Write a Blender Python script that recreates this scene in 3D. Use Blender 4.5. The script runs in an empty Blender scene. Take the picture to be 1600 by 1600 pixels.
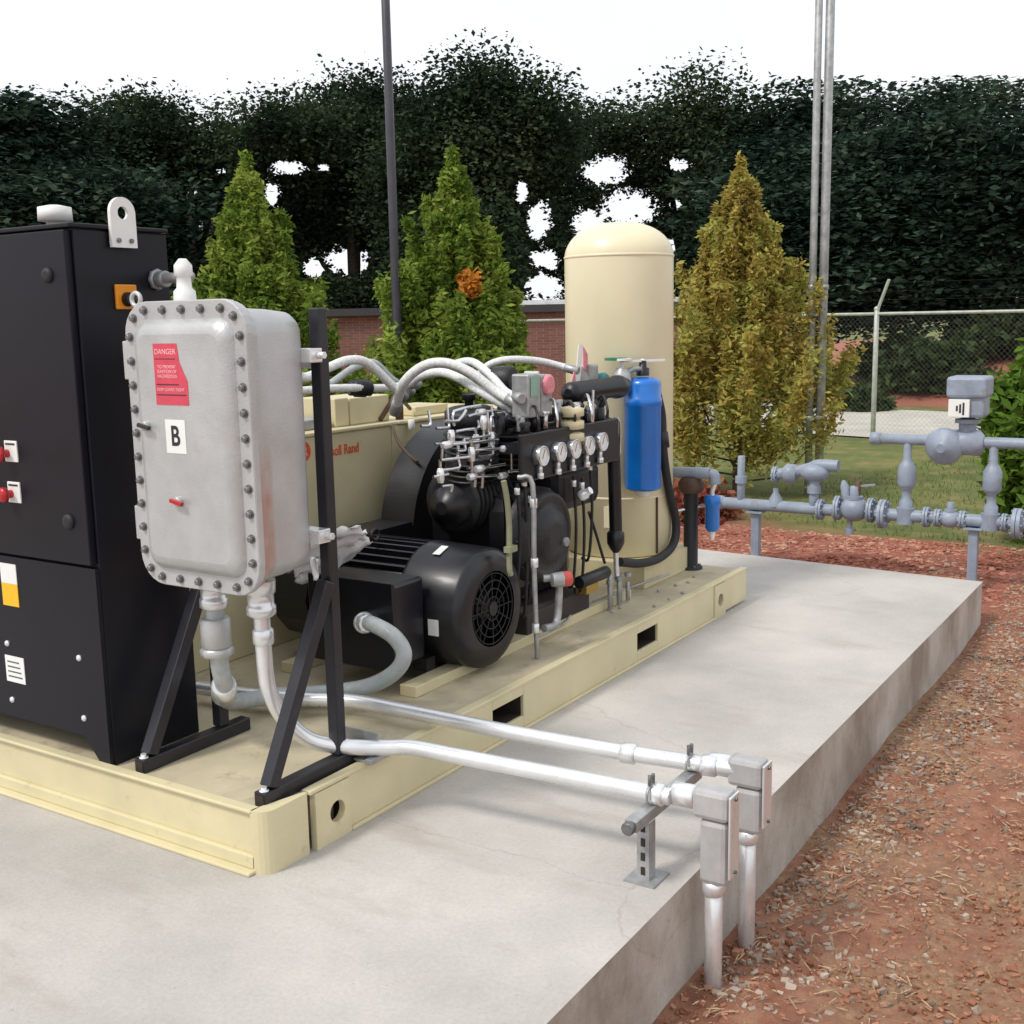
import bpy, math, random
import numpy as np
from mathutils import Vector, Matrix
random.seed(7); rng = np.random.default_rng(7)
S = bpy.context.scene
C = S.collection

# ------------------------------------------------------------------ camera, sky, sun, exposure
F_PX = 1795.03; YAW, PITCH, ROLL = 0.570407, 0.165256, -0.019748
CAM = Vector((-2.32259, -2.39475, 1.65))
cy, sy, cp, sp = math.cos(YAW), math.sin(YAW), math.cos(PITCH), math.sin(PITCH)
FW = Vector((cy*cp, sy*cp, -sp)); R0 = Vector((sy, -cy, 0)); U0 = R0.cross(FW)
RT = math.cos(ROLL)*R0 + math.sin(ROLL)*U0
UP = -math.sin(ROLL)*R0 + math.cos(ROLL)*U0
cam = bpy.data.cameras.new('camera'); camo = bpy.data.objects.new('camera', cam); C.objects.link(camo)
cam.sensor_width = 36; cam.lens = 36*F_PX/1600; cam.clip_end = 2000; cam.clip_start = .05
M = Matrix((RT, UP, -FW)).transposed().to_4x4(); M.translation = CAM; camo.matrix_world = M
S.camera = camo
W = bpy.data.worlds.new('World'); S.world = W; W.use_nodes = True
SUN_EL, SUN_AZ = math.radians(52), math.radians(158)      # azimuth measured from +x towards +y
nt = W.node_tree; nt.nodes.clear()
o_ = nt.nodes.new('ShaderNodeOutputWorld'); b_ = nt.nodes.new('ShaderNodeBackground'); b_.inputs[1].default_value = .10
sk = nt.nodes.new('ShaderNodeTexSky'); sk.sky_type = 'NISHITA'; sk.sun_disc = False; sk.sun_elevation = SUN_EL
sk.sun_rotation = math.pi/2 - SUN_AZ; sk.dust_density = 3
mx = nt.nodes.new('ShaderNodeMix'); mx.data_type = 'RGBA'
nz = nt.nodes.new('ShaderNodeTexNoise'); nz.inputs['Scale'].default_value = 1.6; nz.inputs['Detail'].default_value = 5
tc = nt.nodes.new('ShaderNodeTexCoord')
rp = nt.nodes.new('ShaderNodeMapRange'); rp.inputs['From Min'].default_value = .3; rp.inputs['From Max'].default_value = .7
rp.inputs['To Min'].default_value = .82; rp.inputs['To Max'].default_value = .98
nt.links.new(tc.outputs['Generated'], nz.inputs['Vector']); nt.links.new(nz.outputs[0], rp.inputs[0])
nt.links.new(rp.outputs[0], mx.inputs['Factor']); nt.links.new(sk.outputs[0], mx.inputs[6]); mx.inputs[7].default_value = (8.2, 8.45, 8.8, 1)
nt.links.new(mx.outputs[2], b_.inputs[0]); nt.links.new(b_.outputs[0], o_.inputs[0])
sl = bpy.data.lights.new('sun', 'SUN'); sl.energy = 1.8; sl.angle = math.radians(11); sl.color = (1, .96, .9)
so = bpy.data.objects.new('sun', sl); C.objects.link(so)
sd = Vector((math.cos(SUN_EL)*math.cos(SUN_AZ), math.cos(SUN_EL)*math.sin(SUN_AZ), math.sin(SUN_EL)))
so.rotation_euler = (-sd).to_track_quat('-Z', 'Y').to_euler(); so.location = (0, 0, 20)
S.view_settings.view_transform = 'Standard'; S.view_settings.look = 'None'; S.view_settings.exposure = .42; S.view_settings.gamma = 1

# ------------------------------------------------------------------ points on real planes, read off the calibrated view
def ray(x, y): return FW + RT*((x-800)/F_PX) - UP*((y-800)/F_PX)
def on(x, y, ax, v):
    d = ray(x, y); return CAM + d*((v-CAM[ax])/d[ax])
def PX(x, y, v): return on(x, y, 0, v)
def PY(x, y, v): return on(x, y, 1, v)
def PZ(x, y, v): return on(x, y, 2, v)
def at(x, y, D): return CAM + ray(x, y)*D

# ------------------------------------------------------------------ mesh builder
class MB:
    def __init__(s): s.v = []; s.f = []; s.s = []
    def add(s, vs, fs, smooth=False):
        n = len(s.v); s.v += [tuple(v) for v in vs]
        for f in fs: s.f.append([i+n for i in f]); s.s.append(smooth)
        return s
    def box(s, x0, x1, y0, y1, z0, z1):
        return s.add([(x, y, z) for x in (x0, x1) for y in (y0, y1) for z in (z0, z1)],
            [(0,1,3,2),(4,6,7,5),(0,4,5,1),(2,3,7,6),(0,2,6,4),(1,5,7,3)])
    def obox(s, c, ax, ay, az):     # half-vectors
        c, ax, ay, az = map(Vector, (c, ax, ay, az))
        return s.add([c+ax*i+ay*j+az*k for i in (-1,1) for j in (-1,1) for k in (-1,1)],
            [(0,1,3,2),(4,6,7,5),(0,4,5,1),(2,3,7,6),(0,2,6,4),(1,5,7,3)])
    def bar(s, p, q, w, h, up=(0,0,1)):
        p, q = Vector(p), Vector(q); d = (q-p); a = d.normalized(); u = Vector(up)
        b = a.cross(u); b = b.normalized() if b.length > 1e-4 else Vector((1,0,0)); c = b.cross(a)
        return s.obox((p+q)/2, d/2, b*w/2, c*h/2)
    def frame(s, a):
        a = Vector(a).normalized(); t = Vector((0,0,1)) if abs(a.z) < .9 else Vector((1,0,0))
        b = a.cross(t).normalized(); return a, b, a.cross(b)
    def lathe(s, o, axis, prof, n=24, caps=True):   # prof [(h, r)]
        o = Vector(o); a, b, c = s.frame(axis); N = len(s.v); vs = []
        for h, r in prof:
            for i in range(n):
                t = 2*math.pi*i/n; vs.append(o+a*h+(b*math.cos(t)+c*math.sin(t))*r)
        s.add(vs, [(j*n+i, j*n+(i+1) % n, (j+1)*n+(i+1) % n, (j+1)*n+i) for j in range(len(prof)-1) for i in range(n)], True)
        if caps:
            for (h, r), fl in ((prof[0], 1), (prof[-1], 0)):
                if r > 1e-4:
                    vs = [o+a*h+(b*math.cos(2*math.pi*i/n)+c*math.sin(2*math.pi*i/n))*r for i in range(n)]
                    s.add(vs, [tuple(range(n))[::-1] if fl else tuple(range(n))])
        return s
    def cyl(s, p, q, r, r2=None, n=20):
        p, q = Vector(p), Vector(q); L = (q-p).length; r2 = r if r2 is None else r2
        e = min(r, r2)*.12
        return s.lathe(p, q-p, [(0, r-e), (e, r), (L-e, r2), (L, r2-e)] if L > 3*e else [(0, r), (L, r2)], n)
    def ball(s, c, r, n=16, sq=(1,1,1)):
        vs = []; m = n//2
        for j in range(m+1):
            p = math.pi*j/m
            for i in range(n):
                t = 2*math.pi*i/n
                vs.append((c[0]+r*sq[0]*math.sin(p)*math.cos(t), c[1]+r*sq[1]*math.sin(p)*math.sin(t), c[2]+r*sq[2]*math.cos(p)))
        return s.add(vs, [(j*n+i, (j+1)*n+i, (j+1)*n+(i+1) % n, j*n+(i+1) % n) for j in range(m) for i in range(n)], True)
    def tube(s, pts, r, n=10, sub=8, rib=0, ribn=0):
        P = [Vector(p) for p in pts]
        if sub and len(P) > 2:
            Q = []
            E = [P[0]*2-P[1]]+P+[P[-1]*2-P[-2]]
            for i in range(1, len(E)-2):
                for k in range(sub):
                    t = k/sub; a, b, c, d = E[i-1:i+3]
                    Q.append(.5*((2*b)+(c-a)*t+(2*a-5*b+4*c-d)*t*t+(3*b-a-3*c+d)*t**3))
            P = Q+[P[-1]]
        if ribn:
            Q = []; 
            for i in range(len(P)-1):
                for k in range(ribn): Q.append(P[i].lerp(P[i+1], k/ribn))
            P = Q+[P[-1]]
        b = None; vs = []
        for i, p in enumerate(P):
            d = (P[min(i+1, len(P)-1)]-P[max(i-1, 0)]).normalized()
            if b is None: _, b, _ = s.frame(d)
            b = (b-d*b.dot(d)).normalized(); c = d.cross(b)
            rr = r(i/(len(P)-1)) if callable(r) else r
            if rib: rr *= 1+rib*(1 if i % 2 else -1)
            for k in range(n):
                t = 2*math.pi*k/n; vs.append(p+(b*math.cos(t)+c*math.sin(t))*rr)
        s.add(vs, [(j*n+i, j*n+(i+1) % n, (j+1)*n+(i+1) % n, (j+1)*n+i) for j in range(len(P)-1) for i in range(n)], True)
        s.add([vs[i] for i in range(n)], [tuple(range(n))[::-1]]); s.add(vs[-n:], [tuple(range(n))])
        return s
    def prism(s, poly, o, u, v, th):    # poly in (u,v), extruded by vector th
        o, u, v, th = map(Vector, (o, u, v, th)); n = len(poly)
        a = [o+u*p[0]+v*p[1] for p in poly]; b = [p+th for p in a]
        s.add(a, [tuple(range(n))]); s.add(b, [tuple(range(n))[::-1]])
        return s.add(a+b, [(i, i+n, (i+1) % n+n, (i+1) % n) for i in range(n)])
    def build(s, name, m, parent=None, bevel=0, label=None, cat=None, group=None, kind=None, base=None, flip=False):
        me = bpy.data.meshes.new(name)
        if parent is not None:
            r = parent
            while r.parent: r = r.parent
            off = r.location.copy()
        elif base is not None: off = Vector(base)
        else:
            A = np.array(s.v); off = Vector((A[:,0].mean(), A[:,1].mean(), A[:,2].min()))
        me.from_pydata([(v[0]-off.x, v[1]-off.y, v[2]-off.z) for v in s.v], [], s.f)
        me.polygons.foreach_set('use_smooth', s.s)
        o = bpy.data.objects.new(name, me); C.objects.link(o)
        if m: me.materials.append(m)
        if parent is not None:
            o.parent = parent
        else: o.location = off
        if bevel:
            import bmesh
            bm = bmesh.new(); bm.from_mesh(me); bmesh.ops.recalc_face_normals(bm, faces=bm.faces); bm.to_mesh(me); bm.free()
            md = o.modifiers.new('bevel', 'BEVEL'); md.width = bevel; md.segments = 2; md.limit_method = 'ANGLE'; md.angle_limit = .7
            md.harden_normals = False
        else:
            import bmesh
            bm = bmesh.new(); bm.from_mesh(me); bmesh.ops.recalc_face_normals(bm, faces=bm.faces); bm.to_mesh(me); bm.free()
        tag(o, label, cat, group, kind)
        return o
def tag(o, label=None, cat=None, group=None, kind=None):
    if label: o['label'] = label
    if cat: o['category'] = cat
    if group: o['group'] = group
    if kind: o['kind'] = kind
    return o
def thing(name, loc, label, cat, group=None):
    o = bpy.data.objects.new(name, None); o.empty_display_size = .1; C.objects.link(o); o.location = loc
    return tag(o, label, cat, group)
def rep(o, delta, parent=None):       # copy of a part with shared mesh
    c = o.copy(); C.objects.link(c); c.parent = parent or o.parent; c.location = o.location+Vector(delta); return c
def rr(w, h, r, n=6):                 # rounded rectangle outline around the origin
    out = []
    for cx, cy_, a0 in ((w/2-r, h/2-r, 0), (-w/2+r, h/2-r, 90), (-w/2+r, -h/2+r, 180), (w/2-r, -h/2+r, 270)):
        for i in range(n+1):
            a = math.radians(a0+90*i/n); out.append((cx+r*math.cos(a), cy_+r*math.sin(a)))
    return out
def text(body, name, m, parent, o, u, v, size, th=.001, bold=0, sx=1.0):
    cu = bpy.data.curves.new(name, 'FONT'); cu.body = body; cu.size = size; cu.extrude = th; cu.offset = bold
    cu.align_x = 'CENTER'; cu.align_y = 'CENTER'
    t = bpy.data.objects.new(name+'_src', cu); C.objects.link(t)
    dg = bpy.context.evaluated_depsgraph_get(); me = bpy.data.meshes.new_from_object(t.evaluated_get(dg)); bpy.data.objects.remove(t)
    u, v, o = Vector(u).normalized(), Vector(v).normalized(), Vector(o); w = u.cross(v)
    off = parent
    while off.parent: off = off.parent
    for q in me.vertices:
        p = q.co; q.co = o+u*p.x*sx+v*p.y+w*p.z-off.location
    ob = bpy.data.objects.new(name, me); C.objects.link(ob); ob.parent = parent
    me.materials.clear(); me.materials.append(m); return ob

# ------------------------------------------------------------------ materials
def mat(name, col, rough=.5, metal=0, var=.12, scale=6, bump=0, bscale=40, col2=None, dirt=None, coat=0, streak=None, rvar=.12):
    m = bpy.data.materials.new(name); m.use_nodes = True; n = m.node_tree.nodes; l = m.node_tree.links
    b = n['Principled BSDF']; b.inputs['Roughness'].default_value = rough; b.inputs['Metallic'].default_value = metal
    if coat: b.inputs['Coat Weight'].default_value = coat; b.inputs['Coat Roughness'].default_value = .12
    tc = n.new('ShaderNodeTexCoord'); no = n.new('ShaderNodeTexNoise'); no.inputs['Scale'].default_value = scale
    no.inputs['Detail'].default_value = 6; no.inputs['Roughness'].default_value = .62
    if streak:
        mp = n.new('ShaderNodeMapping'); mp.inputs['Scale'].default_value = streak; l.new(tc.outputs['Object'], mp.inputs[0]); l.new(mp.outputs[0], no.inputs['Vector'])
    else: l.new(tc.outputs['Object'], no.inputs['Vector'])
    cr = n.new('ShaderNodeValToRGB'); c = Vector(col); c2 = Vector(col2) if col2 else c*(1-var*1.6)
    cr.color_ramp.elements[0].position = .35; cr.color_ramp.elements[1].position = .68
    cr.color_ramp.elements[0].color = (*c2, 1); cr.color_ramp.elements[1].color = (*(c*(1+var*.5)), 1)
    l.new(no.outputs[0], cr.inputs[0]); last = cr.outputs[0]
    if dirt:
        n2 = n.new('ShaderNodeTexNoise'); n2.inputs['Scale'].default_value = dirt[1]; n2.inputs['Detail'].default_value = 8; n2.inputs['Roughness'].default_value = .7
        l.new(tc.outputs['Object'], n2.inputs['Vector'])
        r2 = n.new('ShaderNodeMapRange'); r2.inputs[1].default_value = dirt[2]; r2.inputs[2].default_value = dirt[2]+.12; r2.inputs[4].default_value = dirt[3]
        l.new(n2.outputs[0], r2.inputs[0]); mi = n.new('ShaderNodeMix'); mi.data_type = 'RGBA'
        l.new(r2.outputs[0], mi.inputs['Factor']); l.new(last, mi.inputs[6]); mi.inputs[7].default_value = (*dirt[0], 1); last = mi.outputs[2]
    l.new(last, b.inputs['Base Color'])
    mr = n.new('ShaderNodeMapRange'); mr.inputs[3].default_value = max(.03, rough-rvar); mr.inputs[4].default_value = min(1, rough+rvar)
    l.new(no.outputs[0], mr.inputs[0]); l.new(mr.outputs[0], b.inputs['Roughness'])
    if bump:
        n3 = n.new('ShaderNodeTexNoise'); n3.inputs['Scale'].default_value = bscale; n3.inputs['Detail'].default_value = 5
        l.new(tc.outputs['Object'], n3.inputs['Vector']); bp = n.new('ShaderNodeBump'); bp.inputs['Strength'].default_value = bump; bp.inputs['Distance'].default_value = .01
        l.new(n3.outputs[0], bp.inputs['Height']); l.new(bp.outputs[0], b.inputs['Normal'])
    return m
m_cream = mat('cream_paint', (.65, .575, .36), .42, var=.07, scale=3, dirt=((.34, .24, .14), 10, .61, .4), bump=.05, bscale=120)
m_deck = mat('deck_paint', (.52, .45, .31), .6, var=.12, scale=4, dirt=((.25, .2, .14), 9, .55, .5), bump=.12, bscale=60)
m_tank = mat('tank_paint', (.74, .67, .46), .36, var=.04, scale=2, dirt=((.6, .5, .33), 4, .66, .3))
m_black = mat('black_powder_coat', (.008, .008, .011), .36, var=.15, scale=5, bump=.08, bscale=300)
m_cab = mat('cabinet_paint', (.011, .011, .016), .38, var=.12, scale=2.5, bump=.06, bscale=350, dirt=((.03, .03, .035), 5, .7, .3))
m_cab.node_tree.nodes['Principled BSDF'].inputs['Specular IOR Level'].default_value = .22
m_mot = mat('motor_paint', (.007, .007, .011), .36, var=.25, scale=5, coat=.08)
m_steelblk = mat('black_square_tube', (.014, .014, .02), .42, var=.2, scale=8, dirt=((.09, .07, .05), 14, .64, .35))
m_iron = mat('dark_cast_iron', (.013, .013, .016), .5, var=.3, scale=12, bump=.3, bscale=60)
m_rubber = mat('rubber', (.012, .012, .014), .6, var=.2, scale=20)
m_alu = mat('cast_aluminium', (.50, .505, .505), .42, .4, var=.08, scale=6, bump=.12, bscale=140, dirt=((.4, .38, .36), 7, .6, .5))
m_galv = mat('galvanised_steel', (.80, .81, .82), .30, .6, var=.05, scale=14, rvar=.1)
m_galvd = mat('dull_galvanised', (.42, .43, .43), .5, .6, var=.2, scale=14)
m_steel = mat('stainless', (.66, .66, .68), .22, .95, var=.1, scale=12)
m_bolt = mat('bolt_zinc', (.22, .22, .22), .4, .8, var=.2, scale=40)
m_braid = mat('braided_hose', (.84, .85, .83), .5, .1, var=.16, scale=90, bump=.5, bscale=260)
m_flex = mat('grey_flexible_conduit', (.42, .45, .45), .4, .0, var=.12, scale=20, dirt=((.1, .36, .3), 5, .58, .55))
m_bluefil = mat('blue_filter', (.004, .16, .60), .32, var=.1, scale=5, coat=.4)
m_bluegas = mat('grey_gas_paint', (.27, .315, .39), .45, .0, var=.14, scale=9, dirt=((.2, .17, .13), 12, .57, .5), bump=.2, bscale=90)
m_white = mat('white_plate', (.78, .78, .76), .45, var=.04)
m_red = mat('red_plastic', (.45, .012, .02), .3, var=.08)
m_redlab = mat('red_label', (.62, .06, .1), .5, var=.1, scale=20)
m_pink = mat('faded_pink_tag', (.75, .25, .3), .5, var=.15, scale=30)
m_yel = mat('yellow_label', (.85, .48, .01), .45, var=.05)
m_org = mat('orange_switch', (.85, .3, .01), .35, var=.1)
m_ink = mat('black_ink', (.02, .02, .02), .6, var=.1)
m_logo = mat('logo_orange_red', (.72, .1, .03), .5, var=.1)
m_green = mat('green_plastic', (.03, .22, .13), .4, var=.1)
m_brown = mat('brown_iron', (.10, .05, .03), .6, var=.3, scale=10)
m_dial = mat('gauge_dial', (.8, .8, .78), .3, var=.03, coat=.6)
m_bag = mat('white_plastic_film', (.86, .86, .87), .35, var=.06)
m_lamp = mat('dark_bronze_pole', (.06, .06, .075), .4, .2, var=.2, scale=3)
m_bark = mat('bark', (.09, .065, .045), .9, var=.4, scale=18, bump=.6, bscale=30)
m_post = mat('galvanised_fence', (.48, .5, .44), .5, .3, var=.15, scale=9)
m_wallconc = None

def reddish_side_alu():  # reddish tint mixed into the base colour, lower front of the right side
    m = m_alu.copy(); m.name = 'cast_aluminium_reddish_side'; n = m.node_tree.nodes; l = m.node_tree.links; b = n['Principled BSDF']
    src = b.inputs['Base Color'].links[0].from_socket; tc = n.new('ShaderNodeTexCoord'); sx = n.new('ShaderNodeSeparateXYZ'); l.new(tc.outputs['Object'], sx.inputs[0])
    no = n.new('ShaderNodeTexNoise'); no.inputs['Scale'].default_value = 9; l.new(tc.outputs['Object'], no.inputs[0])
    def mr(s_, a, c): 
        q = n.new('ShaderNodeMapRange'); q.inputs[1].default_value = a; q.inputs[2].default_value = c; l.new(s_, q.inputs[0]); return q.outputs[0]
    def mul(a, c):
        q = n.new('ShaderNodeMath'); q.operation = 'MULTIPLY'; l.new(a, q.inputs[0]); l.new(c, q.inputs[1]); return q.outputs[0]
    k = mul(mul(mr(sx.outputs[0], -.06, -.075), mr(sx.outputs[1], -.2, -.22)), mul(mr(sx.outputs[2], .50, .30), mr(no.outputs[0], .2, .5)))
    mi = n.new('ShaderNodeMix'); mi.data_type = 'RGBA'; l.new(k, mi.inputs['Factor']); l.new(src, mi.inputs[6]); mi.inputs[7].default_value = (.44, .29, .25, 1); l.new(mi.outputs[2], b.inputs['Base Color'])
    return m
m_alus = reddish_side_alu()
def concrete():
    m = bpy.data.materials.new('concrete'); m.use_nodes = True; n = m.node_tree.nodes; l = m.node_tree.links; b = n['Principled BSDF']
    tc = n.new('ShaderNodeTexCoord')
    def noise(s, d=6, mapx=None):
        q = n.new('ShaderNodeTexNoise'); q.inputs['Scale'].default_value = s; q.inputs['Detail'].default_value = d; q.inputs['Roughness'].default_value = .65
        if mapx:
            mp = n.new('ShaderNodeMapping'); mp.inputs['Scale'].default_value = mapx; l.new(tc.outputs['Object'], mp.inputs[0]); l.new(mp.outputs[0], q.inputs[0])
        else: l.new(tc.outputs['Object'], q.inputs[0])
        return q
    a = noise(.9); r = n.new('ShaderNodeValToRGB'); e = r.color_ramp.elements
    e[0].position = .3; e[0].color = (.36, .34, .315, 1); e[1].position = .7; e[1].color = (.55, .515, .475, 1)
    l.new(a.outputs[0], r.inputs[0])
    fine = noise(70, 4); mi = n.new('ShaderNodeMix'); mi.data_type = 'RGBA'; mi.blend_type = 'MULTIPLY'; mi.inputs['Factor'].default_value = 1
    fr = n.new('ShaderNodeMapRange'); fr.inputs[3].default_value = .82; fr.inputs[4].default_value = 1.14; l.new(fine.outputs[0], fr.inputs[0])
    l.new(r.outputs[0], mi.inputs[6]); l.new(fr.outputs[0], mi.inputs[7])
    # stains
    st = noise(3.2, 8, (1, .35, 1)); sr = n.new('ShaderNodeMapRange'); sr.inputs[1].default_value = .56; sr.inputs[2].default_value = .72; sr.inputs[4].default_value = .5
    l.new(st.outputs[0], sr.inputs[0]); m2 = n.new('ShaderNodeMix'); m2.data_type = 'RGBA'; l.new(sr.outputs[0], m2.inputs['Factor'])
    l.new(mi.outputs[2], m2.inputs[6]); m2.inputs[7].default_value = (.33, .28, .235, 1)
    # form-board streaks and clay on the side faces
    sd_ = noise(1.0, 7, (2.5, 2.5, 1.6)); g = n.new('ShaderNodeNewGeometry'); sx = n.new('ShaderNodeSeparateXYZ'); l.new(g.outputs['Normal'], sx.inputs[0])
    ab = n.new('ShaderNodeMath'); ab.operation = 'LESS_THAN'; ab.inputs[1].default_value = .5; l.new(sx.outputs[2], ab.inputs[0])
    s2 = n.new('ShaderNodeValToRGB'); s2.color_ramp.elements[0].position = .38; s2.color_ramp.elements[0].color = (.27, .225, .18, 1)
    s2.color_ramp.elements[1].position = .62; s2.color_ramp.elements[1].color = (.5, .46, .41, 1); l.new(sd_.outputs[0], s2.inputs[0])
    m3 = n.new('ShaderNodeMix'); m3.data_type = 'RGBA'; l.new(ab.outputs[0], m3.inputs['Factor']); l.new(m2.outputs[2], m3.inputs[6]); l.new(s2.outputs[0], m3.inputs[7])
    sp = noise(26, 3); spr = n.new('ShaderNodeMapRange'); spr.inputs[1].default_value = .68; spr.inputs[2].default_value = .76; spr.inputs[4].default_value = .55; l.new(sp.outputs[0], spr.inputs[0])
    m4 = n.new('ShaderNodeMix'); m4.data_type = 'RGBA'; l.new(spr.outputs[0], m4.inputs['Factor']); l.new(m3.outputs[2], m4.inputs[6]); m4.inputs[7].default_value = (.26, .21, .17, 1)
    vo = n.new('ShaderNodeTexVoronoi'); vo.feature = 'DISTANCE_TO_EDGE'; vo.inputs['Scale'].default_value = .42; wv_ = noise(2.5, 6); wm = n.new('ShaderNodeMix'); wm.data_type = 'RGBA'; wm.inputs['Factor'].default_value = .16
    l.new(tc.outputs['Object'], wm.inputs[6]); l.new(wv_.outputs[1], wm.inputs[7]); l.new(wm.outputs[2], vo.inputs[0])
    vr = n.new('ShaderNodeMapRange'); vr.inputs[1].default_value = .0; vr.inputs[2].default_value = .0016; vr.inputs[3].default_value = .28; vr.inputs[4].default_value = 0; l.new(vo.outputs[0], vr.inputs[0])
    m5 = n.new('ShaderNodeMix'); m5.data_type = 'RGBA'; l.new(vr.outputs[0], m5.inputs['Factor']); l.new(m4.outputs[2], m5.inputs[6]); m5.inputs[7].default_value = (.2, .17, .14, 1)
    l.new(m5.outputs[2], b.inputs['Base Color']); b.inputs['Roughness'].default_value = .85
    bp = n.new('ShaderNodeBump'); bp.inputs['Strength'].default_value = .25; bp.inputs['Distance'].default_value = .01; l.new(fine.outputs[0], bp.inputs['Height']); l.new(bp.outputs[0], b.inputs['Normal'])
    return m
m_conc = concrete()

def ground_mat():
    m = bpy.data.materials.new('ground'); m.use_nodes = True; n = m.node_tree.nodes; l = m.node_tree.links; b = n['Principled BSDF']
    g = n.new('ShaderNodeNewGeometry')
    def noise(s, d=6, ro=.6):
        q = n.new('ShaderNodeTexNoise'); q.inputs['Scale'].default_value = s; q.inputs['Detail'].default_value = d; q.inputs['Roughness'].default_value = ro
        l.new(g.outputs['Position'], q.inputs[0]); return q
    def ramp(src, stops):
        r = n.new('ShaderNodeValToRGB'); e = r.color_ramp.elements
        while len(e) < len(stops): e.new(.5)
        for i, (p, c) in enumerate(stops): e[i].position = p; e[i].color = (*c, 1)
        l.new(src, r.inputs[0]); return r.outputs[0]
    def mix(f, a, c):
        q = n.new('ShaderNodeMix'); q.data_type = 'RGBA'; l.new(f, q.inputs['Factor']); l.new(a, q.inputs[6]); l.new(c, q.inputs[7]); return q.outputs[2]
    clay = ramp(noise(7, 10, .7).outputs[0], [(.3, (.18, .07, .042)), (.5, (.34, .145, .085)), (.7, (.46, .25, .155))])
    sand = ramp(noise(30, 8, .7).outputs[0], [(.3, (.2, .10, .055)), (.55, (.38, .22, .125)), (.75, (.52, .36, .23))])
    big = noise(1.3, 5); f1 = n.new('ShaderNodeMapRange'); f1.inputs[1].default_value = .45; f1.inputs[2].default_value = .58; l.new(big.outputs[0], f1.inputs[0])
    soil = mix(f1.outputs[0], clay, sand)
    mul = ramp(noise(22, 8, .8).outputs[0], [(.3, (.15, .045, .03)), (.5, (.33, .11, .07)), (.7, (.45, .2, .13))])
    grass = ramp(noise(2.5, 9, .7).outputs[0], [(.3, (.075, .10, .025)), (.5, (.13, .155, .035)), (.68, (.26, .2, .08))])
    # position across the fence line
    dot = n.new('ShaderNodeVectorMath'); dot.operation = 'DOT_PRODUCT'; l.new(g.outputs['Position'], dot.inputs[0]); dot.inputs[1].default_value = (.974, -.226, 0)
    wob = noise(.9, 5); ad = n.new('ShaderNodeMath'); ad.operation = 'MULTIPLY_ADD'; l.new(wob.outputs[0], ad.inputs[0]); ad.inputs[1].default_value = 1.8; l.new(dot.outputs['Value'], ad.inputs[2])
    def step(lo, hi):
        q = n.new('ShaderNodeMapRange'); q.inputs[1].default_value = lo; q.inputs[2].default_value = hi; l.new(ad.outputs[0], q.inputs[0]); return q.outputs[0]
    c1 = mix(step(5.4, 6.6), soil, mul)
    c2 = mix(step(7.6, 8.6), c1, grass)
    c3 = mix(step(21.1, 21.8), c2, mul)
    c4 = mix(step(70, 80), c3, grass)
    l.new(c4, b.inputs['Base Color']); b.inputs['Roughness'].default_value = .95
    bp = n.new('ShaderNodeBump'); bp.inputs['Strength'].default_value = .9; bp.inputs['Distance'].default_value = .03
    l.new(noise(26, 8, .75).outputs[0], bp.inputs['Height']); l.new(bp.outputs[0], b.inputs['Normal'])
    return m

def leaf_mat(name, cols, trans=.35, nscale=.8, rough=.6):
    m = bpy.data.materials.new(name); m.use_nodes = True; n = m.node_tree.nodes; l = m.node_tree.links; b = n['Principled BSDF']
    g = n.new('ShaderNodeNewGeometry'); no = n.new('ShaderNodeTexNoise'); no.inputs['Scale'].default_value = nscale; no.inputs['Detail'].default_value = 4
    l.new(g.outputs['Position'], no.inputs[0])
    a = n.new('ShaderNodeMath'); a.operation = 'MULTIPLY_ADD'; a.inputs[1].default_value = .45; l.new(g.outputs['Random Per Island'], a.inputs[0])
    s_ = n.new('ShaderNodeMath'); s_.operation = 'MULTIPLY_ADD'; s_.inputs[1].default_value = 1.5; s_.inputs[2].default_value = -.48; l.new(no.outputs[0], s_.inputs[0]); l.new(s_.outputs[0], a.inputs[2])
    r = n.new('ShaderNodeValToRGB'); e = r.color_ramp.elements
    while len(e) < len(cols): e.new(.5)
    for i, c in enumerate(cols): e[i].position = .1+.8*i/(len(cols)-1); e[i].color = (*c, 1)
    l.new(a.outputs[0], r.inputs[0]); l.new(r.outputs[0], b.inputs['Base Color']); b.inputs['Roughness'].default_value = rough
    b.inputs['Specular IOR Level'].default_value = .12
    t = n.new('ShaderNodeBsdfTranslucent'); l.new(r.outputs[0], t.inputs[0]); ms = n.new('ShaderNodeMixShader'); ms.inputs[0].default_value = trans
    l.new(b.outputs[0], ms.inputs[1]); l.new(t.outputs[0], ms.inputs[2]); l.new(ms.outputs[0], n['Material Output'].inputs[0])
    return m
lf_green = leaf_mat('bright_arborvitae', [(.06, .11, .02), (.14, .22, .03), (.26, .35, .06), (.4, .46, .11)], .4, 2.4, .8)
lf_gold = leaf_mat('browning_arborvitae', [(.15, .12, .035), (.36, .28, .06), (.5, .40, .11), (.36, .40, .09), (.55, .5, .16)], .4, 2.2, .8)
lf_dark = leaf_mat('dark_broadleaf', [(.007, .014, .008), (.016, .03, .015), (.04, .062, .03), (.07, .095, .045)], .25, .45, .9)
lf_con = leaf_mat('dark_pine_needles', [(.006, .014, .010), (.014, .032, .022), (.04, .07, .045), (.075, .11, .07)], .2, .35, .9)
lf_bush = leaf_mat('dark_green_bush', [(.02, .035, .014), (.04, .065, .022), (.07, .1, .035)], .3, 1)
lf_red = leaf_mat('reddish_shrub', [(.15, .05, .03), (.32, .09, .06), (.3, .16, .08)], .3, 3)
lf_org = leaf_mat('orange_leaf_cluster', [(.3, .14, .03), (.6, .22, .03), (.75, .36, .08)], .3, 3)
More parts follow.
